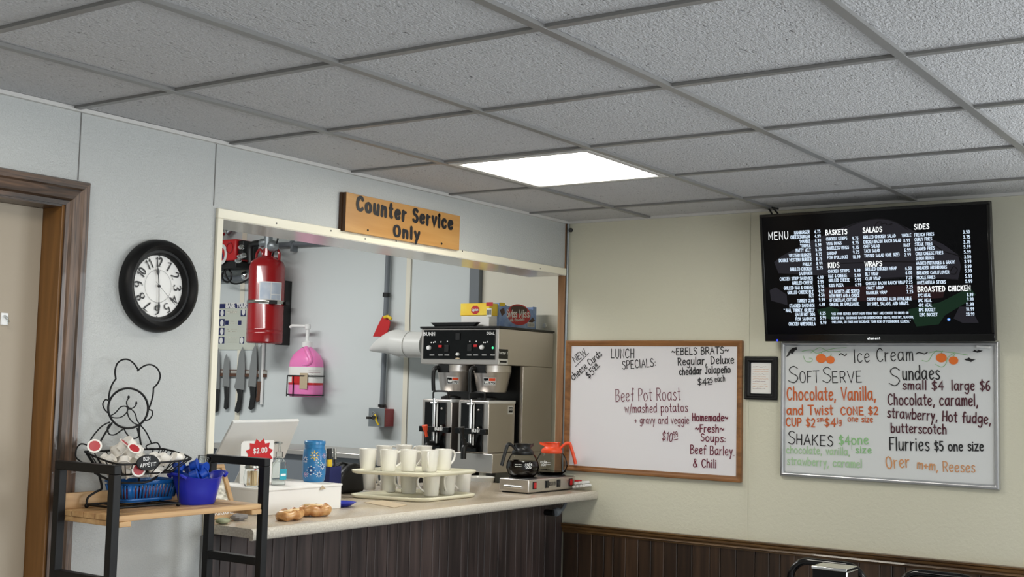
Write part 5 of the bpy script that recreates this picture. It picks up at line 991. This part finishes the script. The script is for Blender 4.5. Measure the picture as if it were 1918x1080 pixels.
mb('white').lathe([(.03, H*1.0), (.034, H*1.0), (.034, H*1.1), (.016, H*1.12), (.0115, H*1.13), (.0115, zp), (.018, zp), (.02, zp+.03), (0, zp+.034)], o, 18).tube([o+Vector((0, 0, zp+.018)), o+Vector((-.02, .12, zp+.022)), o+Vector((-.022, .135, zp+.01))], .010, 10).build('pump', t)
q = mb('blackm')
for z in (.012, H*.42):
    q.tube([v for v in sup(z, 1.05)], .0045, 6, True)
for xx_, yy_ in ((-.72, .116), (-1.05, .038)): q.tube([o+Vector((RX_*xx_, yy_, .0)), o+Vector((RX_*xx_, yy_, H*.42))], .0045, 6)
q.box((o.x+RX_, o.y-.02, z0), (XK, o.y+.02, z0+H*.5)); q.build('wire_holder', t)
# conduit, pull station, red tag
t = thing('pull_station_conduit', tuple(K(720, 700, .03)), 'dark grey conduit rising from the pull station box', 'pipe')
mb('gray').cyl(K(715.5, 764, .03), K(729, 430, .03), .016, 12).build('pipe', t); mb('black').cyl(K(715, 762, .03), K(715.3, 757, .03), .024, 12).cyl(K(723.5, 556, .03), K(724, 548, .03), .023, 12).build('coupling', t)
A, Bq = K(692, 764, .09), K(719.5, 799, .09)
t = thing('pull_station', (XK, (A.y+Bq.y)/2, Bq.z), 'red fire pull station box with scratched grey face on the kitchen wall', 'pull station')
mb('red').box((XK-.09, Bq.y, Bq.z), (XK, A.y, A.z)).build('box', t, .004); mb('galv').box((XK-.094, Bq.y-.002, Bq.z-.002), (XK-.09, A.y+.002, A.z+.002)).build('face_plate', t, .001)
mc = (A+Bq)/2; mc.x = XK-.094; mb('chrome').tube([mc+Vector((-.012, .014*math.cos(i*PI/8)+.012, .014*math.sin(i*PI/8)+.02)) for i in range(16)], .003, 6, True).build('pull_ring', t)
mb('steel_d').cyl(mc+Vector((0, .02, -.002)), mc+Vector((-.05, .035, -.002)), .008, 10).cyl(mc, mc+Vector((-.03, 0, 0)), .013, 10).build('pull_pin', t); mb('yellow').tube([mc+Vector((-.012, -.0, .02)), mc+Vector((-.02, -.018, -.02)), mc+Vector((-.01, -.03, -.045))], .006, 8).build('seal', t)
p = K(725, 592, .06); t = thing('red_tag', tuple(p), 'red rubber strap with a yellow tie hanging on the dark conduit', 'tag')
mb('redp').prism([X(x, y, XK-.06) for x, y in ((716, 592), (722, 590), (730, 602), (729, 612), (722, 630), (698, 630), (706, 612))], (.008, 0, 0)).build('strap', t, .002)
mb('yellow').tube([X(720, 594, XK-.072), X(726, 592, XK-.075), X(733, 597, XK-.072)], .010, 8).build('tie', t)
t = thing('upright_conduit', tuple(K(892, 500, .03)), 'grey square conduit running up the wall behind the tea box', 'pipe'); p0, p1 = K(893, 600, .0), K(886.5, 430, .0)
mb('gray').box((XK-.035, p0.y-.036, 1.0), (XK, p0.y+.036, KZ)).build('conduit', t, .003)
# pale vent elbow
t = thing('vent_elbow', tuple(K(740, 645, .12)), 'fat white plastic vent elbow on the wall left of the coffee brewer', 'pipe'); vx = XK-.16
mb('pvc').tube([X(800, 646, vx), X(772, 645, vx), X(752, 645, vx)], .078, 24).build('straight_pipe', t)
pv = X(770, 646, vx); mb('pvc').cyl(pv, (XK, pv.y, pv.z), .05, 20).build('wall_flange', t)
mb('pvc').tube(cat([X(768, 645, vx-.004), X(752, 643, vx-.004), X(740, 641, vx), X(724, 644, vx), X(707, 649, vx+.01), X(693, 655, vx+.02)], 4), [.080]*8+[.076, .073, .069, .064]+[.059, .053, .047, .042]+[.036, .029, .021, .013, .006], 24).build('elbow', t)
# stainless table along the far wall
y0_, y1_ = X(704, 850, .35).y, X(380, 832, .35).y
t = thing('steel_table', (.6, (y0_+y1_)/2, 0), 'stainless steel worktable along the kitchen wall behind the counter', 'table')
mb('steel').box((.33, y0_, 1.105), (XK-.05, y1_, 1.133)).build('table_top', t, .004); mb('gray').box((.36, y0_+.02, .25), (XK-.08, y1_-.02, 1.105)).build('cabinet', t); 
for y in (y0_+.06, y1_-.06):
    for x in (.42, XK-.14): mb('steel_d').cyl((x, y, 0), (x, y, .25), .025, 12).build('leg', t)
# side counter with the brewer
BZ = .986
t = thing('side_counter', (.5, .8, 0), 'lower laminate counter behind the hatch carrying the coffee brewer', 'counter')
mb('lam_top').box((.12, .10, BZ-.035), (XK-.005, 1.28, BZ)).build('worktop', t, .003); mb('plank').box((.16, .14, 0), (XK-.02, 1.24, BZ-.035)).build('cabinet', t)
XF, XB, YS, YL = .286, .82, .589, 1.111; ZH0, ZH1 = 1.651, 1.845
t = thing('coffee_brewer', ((XF+XB)/2, (YS+YL)/2, BZ), 'tall stainless double coffee brewer with black control panel behind the hatch', 'coffee brewer')
mb('steel').box((XF, YS, ZH0), (XB, YL, ZH1)).build('head', t, .004); mb('black').box((XF-.008, YS-.006, ZH1), (XB+.004, YL+.006, ZH1+.011)).build('top_lid', t, .002)
pn = mb('blackg').box((XF-.004, YS+.022, ZH0+.028), (XF, YL-.018, ZH1-.008)).build('control_panel', t, .001)
xp = XF-.0045
def bp(px, py): return X(px, py, xp)
q = mb('white'); write(q, 'BUNN', bp(793, 628), bp(815, 628), .017, .0046, NK, nib=.5, lift=.0008); write(q, 'DUAL', bp(912, 626), bp(927, 626), .0125, .0032, NK, nib=.5, lift=.0008)
for px in (809, 825, 837, 879, 891, 907, 923): q.ribbon([bp(px-4, 664.5), bp(px+4, 664.5)], .004, NK, lift=.0005)
for px, py in ((808, 641), (812, 641), (815, 640), (826, 640), (838, 639), (880, 639), (892, 639), (906, 641), (909, 641), (913, 640)): q.disc(bp(px, py), Vector((0, -1, 0)), Vector((0, 0, 1)), .004, seg=8, lift=.0005)
q.mat('cardb').disc(bp(857, 671), Vector((0, -1, 0)), Vector((0, 0, 1)), .016, .004, 12, .0005); q.build('panel_lettering', pn, recalc=False)
for i, (px, py, m_, r) in enumerate(((804, 651, 'white', .013), (903, 650, 'white', .013), (858, 663, 'white', .009))): mb(m_).lathe([(r, 0), (r*.85, .012), (0, .013)], bp(px, py), 16, (-1, 0, 0)).build('knob', pn)
for px, py in ((825, 648), (891, 647)): p = bp(px, py); mb('redp').box((p.x-.005, p.y-.011, p.z-.007), (p.x, p.y+.011, p.z+.006)).build('rocker_switch', pn, .001)
for px, py in ((837, 652), (880, 651), (858, 630)): p = bp(px, py); mb('black').box((p.x-.005, p.y-.014, p.z-.018), (p.x, p.y+.014, p.z+.018)).build('black_switch', pn, .001)
p = bp(923, 651); mb('ready_green').disc(p, Vector((0, -1, 0)), Vector((0, 0, 1)), .007, seg=12, lift=.001).build('ready_light', pn, recalc=False); 
cx = Y(980.5, 700, YS).x
mb('steel').box((cx, YS+.002, BZ+.20), (XB, YL-.002, ZH0-.001)).build('column', t, .003); mb('black').box((cx-.004, YS+.02, BZ+.22), (cx, YL-.02, ZH0-.002)).build('splash_panel', t)
bx0_ = XF-.03
mb('steel').box((bx0_, YS, BZ+.10), (XB, YL, BZ+.20)).build('base', t, .004)
for x in (bx0_+.03, XB-.04):
    for y in (YS+.03, YL-.03): mb('black').lathe([(.019, 0), (.022, .004), (.026, .10)], (x, y, BZ), 14).build('leg', t)
a_, b_ = Y(934.5, 653, YS-.001), Y(951, 683, YS-.001); md = Y(943, 672, YS-.001).z
q = mb('blackg').box((a_.x, YS-.0012, md), (b_.x, YS, a_.z)).mat('white').box((a_.x, YS-.0012, b_.z), (b_.x, YS, md)); write(q, 'better f', (a_.x+.003, YS-.0014, (a_.z+md)/2), (b_.x-.004, YS-.0014, (a_.z+md)/2), .012, .003, NL, lift=.0005)
q.mat('ink'); q.ribbon([Vector((a_.x+.012, YS-.0014, (b_.z+md)/2)), Vector((b_.x-.012, YS-.0014, (b_.z+md)/2))], .01, NL, lift=.0005, cap=False); q.build('side_sticker', t)
for i, (fy) in enumerate((YS+.118, YS+.118+.248)):
    o = Vector((XF+.115, fy, ZH0-.145)); fn_ = thing('brew_funnel', (0, 0, 0), '', ''); del fn_['label'], fn_['category']; fn_.parent = t; fn_.location = o-t.location
    mb('steel').lathe([(0, 0), (.076, 0), (.080, .006), (.1005, .105), (.103, .108), (.103, .143), (.098, .143)], o, 36, cap=False).build('funnel_cone', fn_)
    d = Vector((-1, .35, 0)).normalized(); mb('black').tube(cat([o+d*.095+Vector((0, 0, .122)), o+d*.125+Vector((0, 0, .125)), o+d*.142+Vector((0, 0, .112)), o+d*.145+Vector((0, 0, .06)), o+d*.14+Vector((0, 0, .0))], 5), [.013]*8+[.011]*13, 10).box(*[o+Vector((-.108, -.03, .10)), o+Vector((-.07, .04, .143))]).build('funnel_handle', fn_)
    vd = CAM-o; vd.z = 0; a0 = math.atan2(vd.y, vd.x)-.15; q = MB()
    def fl(da, z, dr=0): 
        a = a0+da; r = .080+(z-.006)*.207+.0012+dr; return o+Vector((r*math.cos(a), r*math.sin(a), z))
    q.mat('white').add([fl(-.36+.09*j, z) for z in (.038, .078) for j in range(9)], [(j, j+1, j+10, j+9) for j in range(8)])
    q.mat('blackg').add([fl(-.34+.04*j, z, .0006) for z in (.042, .074) for j in range(8)], [(j, j+1, j+9, j+8) for j in range(7)]); q.add([fl(-.03+.045*j, z, .0006) for z in (.042, .055) for j in range(9)], [(j, j+1, j+10, j+9) for j in range(8)])
    q.mat('orange').add([fl(-.03+.045*j, z, .0006) for z in (.06, .074) for j in range(9)], [(j, j+1, j+10, j+9) for j in range(8)])
    q.mat('white'); nn = Vector((math.cos(a0), math.sin(a0), 0)); write(q, 'co', fl(-.27, .05, .002), fl(-.09, .05, .002), .026, .007, nn, lift=.0008); write(q, 'hot', fl(.02, .043, .002), fl(.30, .043, .002), .013, .003, nn, lift=.0008)
    q.build('warning_sticker', fn_, recalc=False)
# two coffee servers docked on the base
SW, SD = .200, .245; xs0 = Y(915, 790, YS+.03).x
for i, (y0_, lab) in enumerate(((YS+.03, 'right coffee server with stainless side and white corner sticker under the brewer'), (YS+.03+SW+.045, 'left coffee server with red faucet lever under the brewer'))):
    z0_, z1_ = BZ+.201, BZ+.201+.275; sv = thing('coffee_server', (xs0+SD/2, y0_+SW/2, z0_), lab, 'coffee server', 'coffee servers')
    mb('steel').box((xs0, y0_, z0_), (xs0+SD, y0_+SW, z1_)).build('server_body', sv, .006)
    mb('blackg').box((xs0-.006, y0_+.034, z0_+.004), (xs0, y0_+SW-.022, z1_-.016)).build('front_panel', sv, .001)
    mb('white').box((xs0-.002, y0_-.0015, z1_-.014), (xs0+SD, y0_+.01, z1_+.001)).build('lid_edge', sv)
    gy_ = y0_+SW*.52; mb('chrome').cyl((xs0-.018, gy_, z0_+.03), (xs0-.018, gy_, z1_+.004), .009, 12).cyl((xs0-.02, gy_-.02, z1_-.02), (xs0-.02, gy_+.02, z1_-.02), .006, 10).build('sight_gauge', sv); mb('white').cyl((xs0-.014, gy_-.018, z0_+.04), (xs0-.014, gy_-.018, z1_-.012), .004, 8).build('gauge_scale', sv)
    mb('blackg').box((xs0-.03, y0_-.004, z0_+.098), (xs0-.004, y0_+SW-.004, z0_+.128)).build('band', sv, .002); q = mb('white'); write(q, 'BUNN', (xs0-.0305, y0_+.085, z0_+.110), (xs0-.0305, y0_+.035, z0_+.110), .015, .004, NK, nib=.5, lift=.0008); q.build('band_lettering', sv, recalc=False)
    q = mb('steel')
    for z in (.09, .185): q.ball((xs0-.008, y0_+.06, z0_+z+.04), .007, 10)
    q.build('rivets', sv)
    fa = mb('black').tube(cat([(xs0-.006, gy_, z0_+.035), (xs0-.05, gy_, z0_+.04), (xs0-.07, gy_, z0_+.025), (xs0-.072, gy_, z0_-.03)], 4), .015, 12).cyl((xs0-.06, gy_, z0_+.03), (xs0-.075, gy_, z0_+.075), .012, 10).build('faucet', sv)
    mb('orange' if i else 'black').tube(cat([(xs0-.075, gy_, z0_+.07), (xs0-.085, gy_, z0_+.10), (xs0-.095, gy_, z0_+.135)], 4), [.008]*5+[.012, .014, .016, .016], 10).build('faucet_lever', fa)
    wh = mb('black'); 
    wh.tube(cat([(xs0+.03, y0_+.05, z1_), (xs0+.03, y0_+.05, z1_+.035), (xs0+.03, y0_+.07, z1_+.042), (xs0+.03, y0_+SW-.07, z1_+.042), (xs0+.03, y0_+SW-.05, z1_+.035), (xs0+.03, y0_+SW-.05, z1_)], 4), .005, 8).build('bail_handle', sv)
    mb('black').lathe([(.055, 0), (.055, .012), (.03, .02), (0, .022)], (xs0+SD*.5, y0_+SW*.5, z1_), 24).build('lid_cap', sv)
    if i == 0:
        q = mb('white').box((xs0+SD-.07, y0_-.0015, z1_-.07), (xs0+SD-.022, y0_, z1_-.025)).mat('ink').box((xs0+SD-.064, y0_-.002, z1_-.062), (xs0+SD-.028, y0_-.0012, z1_-.034)).mat('white'); write(q, 'ooo', (xs0+SD-.06, y0_-.0022, z1_-.05), (xs0+SD-.032, y0_-.0022, z1_-.05), .014, .003, NL, lift=.0006); q.build('corner_sticker', sv)
# boxes on the brewer
ZT = ZH1+.0115
def bxx(px, py): return X(px, py, .42)
TX = .325
a_, b_ = X(862, 592, TX), X(916, 600, TX); TX2 = Y(933, 590, b_.y).x
zt_ = X(890, 567.5, TX).z; zm = X(890, 590.5, TX).z
t = tag(mb('paper').box((TX+.004, b_.y+.002, ZT), (TX2-.003, a_.y-.004, zm)).build('carton', bevel=.002), 'plain white carton on the coffee brewer under the yellow tea box', 'box')
t = thing('tea_box', (TX, (a_.y+b_.y)/2, zm), 'yellow tea box with a red logo on top of the brewer', 'box')
mb('lipton').box((TX, b_.y, zm+.0005), (TX2, a_.y, zt_)).build('carton', t, .002)
q = mb('lip_red'); p = X(890, 580, TX-.001); u_, w_ = Vector((0, -1, 0)), Vector((0, 0, 1)); q.poly([p+u_*a*.027+w_*b*.022 for a, b in ((-1, .45), (-.4, 1), (.4, 1), (1, .45), (1, -.45), (.4, -1), (-.4, -1), (-1, -.45))]); p2 = X(917, 569, TX-.0016); q.poly([p2+u_*a*.022+w_*b*.010 for a, b in ((-1, -1), (1, -1), (1, 1), (-1, 1))])
q.mat('white'); write(q, 'Lipton', X(884.5, 582, TX-.0016), X(896, 581.5, TX-.0016), .012, .0028, NK, lift=.0012); p3 = X(916, 585, TX-.0016); q.poly([p3+u_*a*.016+w_*b*.022 for a, b in ((-1, -1), (1, -1), (1, 1), (-1, 1))]); q.mat('ink')
for i in range(5): q.ribbon([p3+u_*(-.012+.006*i)+w_*.016, p3+u_*(-.012+.006*i)-w_*.012], .003, NK, lift=.001, cap=False)
q.build('print', t, recalc=False)
cy0 = YS+.085; A, Bq = Y(935, 566, cy0), Y(1004, 612, cy0)
x0_, x1_ = A.x, Bq.x; z1_ = Y(938, 567, cy0).z
t = thing('cocoa_box', ((x0_+x1_)/2, cy0+.06, ZT), 'blue open cocoa box with a red oval logo on top of the brewer', 'box')
q = mb('cocoa'); tk = .003; D2 = .105; H = z1_-ZT
q.prism([(x0_, cy0, ZT), (x1_, cy0, ZT), (x1_, cy0, z1_), (x1_-.035, cy0, z1_), (x1_-.035, cy0, z1_-.016), (x0_+.075, cy0, z1_-.012), (x0_+.05, cy0, z1_), (x0_, cy0, z1_)], (0, tk, 0))
q.box((x0_, cy0+D2, ZT), (x1_, cy0+D2+tk, z1_-.0)).box((x0_, cy0+tk, ZT), (x0_+tk, cy0+D2, z1_)).box((x1_-tk, cy0+tk, ZT), (x1_, cy0+D2, z1_-.0)).box((x0_, cy0, ZT), (x1_, cy0+D2, ZT+tk)); q.mat('cocoa_b').box((x0_+tk, cy0+tk, ZT+tk), (x1_-tk, cy0+D2, z1_-.022)); q.build('carton', t)
def cp(px, py): return Y(px, py, cy0-.0006)
q = mb('redp'); p = cp(972, 589); w3 = abs(cp(994, 589).x-cp(950, 589).x)/2; q.disc(p, Vector((1, 0, 0)), Vector((0, 0, 1)), w3, .058, 28)
q.mat('cocoa_b').disc(p+Vector((0, -.0002, .028)), Vector((1, 0, 0)), Vector((0, 0, 1)), w3*.72, .022, 20); q.poly([cp(*p_)+Vector((0, -.0002, 0)) for p_ in ((936, 580), (944, 576), (946, 586), (940, 592))]); q.poly([cp(*p_)+Vector((0, -.0002, 0)) for p_ in ((990, 602), (998, 594), (1002, 600), (994, 606))])
q.mat('yellow').poly([cp(*p_) for p_ in ((936, 566), (946, 567), (946, 573), (936, 573))])
q.mat('white'); write(q, 'Swiss', cp(949, 593.5), cp(968, 593.5), .040, .0085, NL, nib=.5, lift=.001); write(q, 'Miss', cp(972, 593.5), cp(991, 594), .040, .0085, NL, nib=.5, lift=.001); write(q, 'Milk Chocolate', cp(955, 602), cp(982, 600), .014, .0032, NL, lift=.001)
q.poly([cp(*p_)+Vector((0, -.0004, 0)) for p_ in ((988, 603), (1001, 604), (1001, 613), (988, 612))]); q.mat('ink')
for i in range(7): q.ribbon([cp(990+1.5*i, 605), cp(990+1.5*i, 611)], .002, NL, lift=.0016, cap=False)
q.build('print', t, recalc=False)
p0, p1 = X(806, 607, .29), X(896, 608, .29)
t = mb('black').hexa([(.288, p1.y+.03, ZT), (.288, p0.y-.03, ZT), (.312, p0.y-.03, ZT), (.312, p1.y+.03, ZT)], [(.284, p1.y, ZT+.022), (.284, p0.y, ZT+.022), (.317, p0.y, ZT+.022), (.317, p1.y, ZT+.022)]).build('black_tray', bevel=.005, seg=3)
tag(t, 'shallow black plastic tray on the front of the brewer top', 'tray')
p = K(1021, 610); tag(mb('white').lathe([(.014, 0), (.012, .01), (0, .012)], p, 14, (-1, 0, 0)).build('wall_button'), 'small white button on the kitchen wall beside the cocoa box', 'button')
t = thing('white_bowl', (.30, .42, BZ), 'white bowl on the lower counter under the brewer', 'bowl'); 
mb('ceramic').lathe([(0, 0), (.04, 0), (.075, .05), (.085, .085), (.081, .085), (.07, .05), (.036, .008), (0, .008)], (.05+.13, .62, BZ), 32, cap=False).build('bowl_body', t)

# ================================================================== DINING CHAIRS AND NAPKIN DISPENSER (bottom right)
CHX = -.30; g = X(1550, 1047, CHX); ZC = g.z
def chair(yc, label):
    t = thing('dining_chair', (CHX, yc, 0), label, 'chair', 'black tube-back chairs by the wainscot')
    w_ = .150; r_ = .014
    pts = [(CHX-.07, yc+w_, .46), (CHX-.03, yc+w_, .66)]+[(CHX-.005+.005*math.sin(a), yc+w_-.075+.075*math.cos(a), ZC-.09+.075*math.sin(a)) for a in [i*PI/12 for i in range(7)]]
    pts += [(x_, 2*yc-y_, z_) for x_, y_, z_ in pts[::-1]]
    mb('blackg').tube(pts, r_, 12).build('back_frame', t)
    q = mb('blackm'); 
    for z in (.62, .67, .72, .77): q.tube([(CHX-.03+(z-.66)*.15, yc-w_, z), (CHX-.03+(z-.66)*.15, yc+w_, z)], .004, 8)
    q.build('back_wires', t)
    mb('black').prism([v+Vector((CHX-.05-.18, yc, .44)) for v in rrect(-.18, .18, -.18, .18, .05)], (0, 0, .045)).build('seat', t, .008)
    for sx in (-.08, -.38):
        for sy in (1, -1): mb('blackg').cyl((CHX+sx, yc+sy*.15, .455), (CHX+sx+(.05 if sx > -.2 else -.02), yc+sy*.17, 0), .012, 10).build('leg', t)
    return t
chair(g.y, 'black tube-back chair in front of the wainscot, just behind the chrome napkin dispenser')
g2 = X(1762, 1072, CHX); chair(g2.y, 'black tube-back chair at the bottom edge, farther right than the napkin dispenser')
nd = X(1563, 1059, CHX-.62); TZ = .745
t = thing('dining_table', (nd.x-.02, nd.y-.25, 0), 'dining table carrying the chrome napkin dispenser', 'table')
mb('plank_r').prism([v+Vector((nd.x-.12, nd.y-.22, TZ-.03)) for v in rrect(-.30, .28, -.5, .5, .03)], (0, 0, .03)).build('table_top', t, .004); mb('blackm').lathe([(.2, 0), (.2, .012), (.03, .03), (.03, TZ-.03)], (nd.x-.12, nd.y-.22, 0), 24).build('pedestal', t)
zt_ = nd.z; t = thing('napkin_dispenser', (nd.x, nd.y, TZ), 'chrome-topped black napkin dispenser at the bottom edge in front of a chair back', 'napkin dispenser')
hy = .059; hx = .055
mb('blackm').box((nd.x-hx+.004, nd.y-hy, TZ), (nd.x+hx-.004, nd.y+hy, zt_-.008)).build('body', t, .004)
mb('chrome').box((nd.x-hx, nd.y-hy-.002, zt_-.010), (nd.x+hx, nd.y+hy+.002, zt_)).box((nd.x-hx, nd.y-hy-.004, TZ+.002), (nd.x+hx, nd.y-hy, zt_-.01)).build('chrome_shell', t, .002)
mb('paper').box((nd.x-hx-.004, nd.y-hy+.012, TZ+.03), (nd.x-hx+.004, nd.y+hy-.012, zt_-.05)).build('napkins', t)
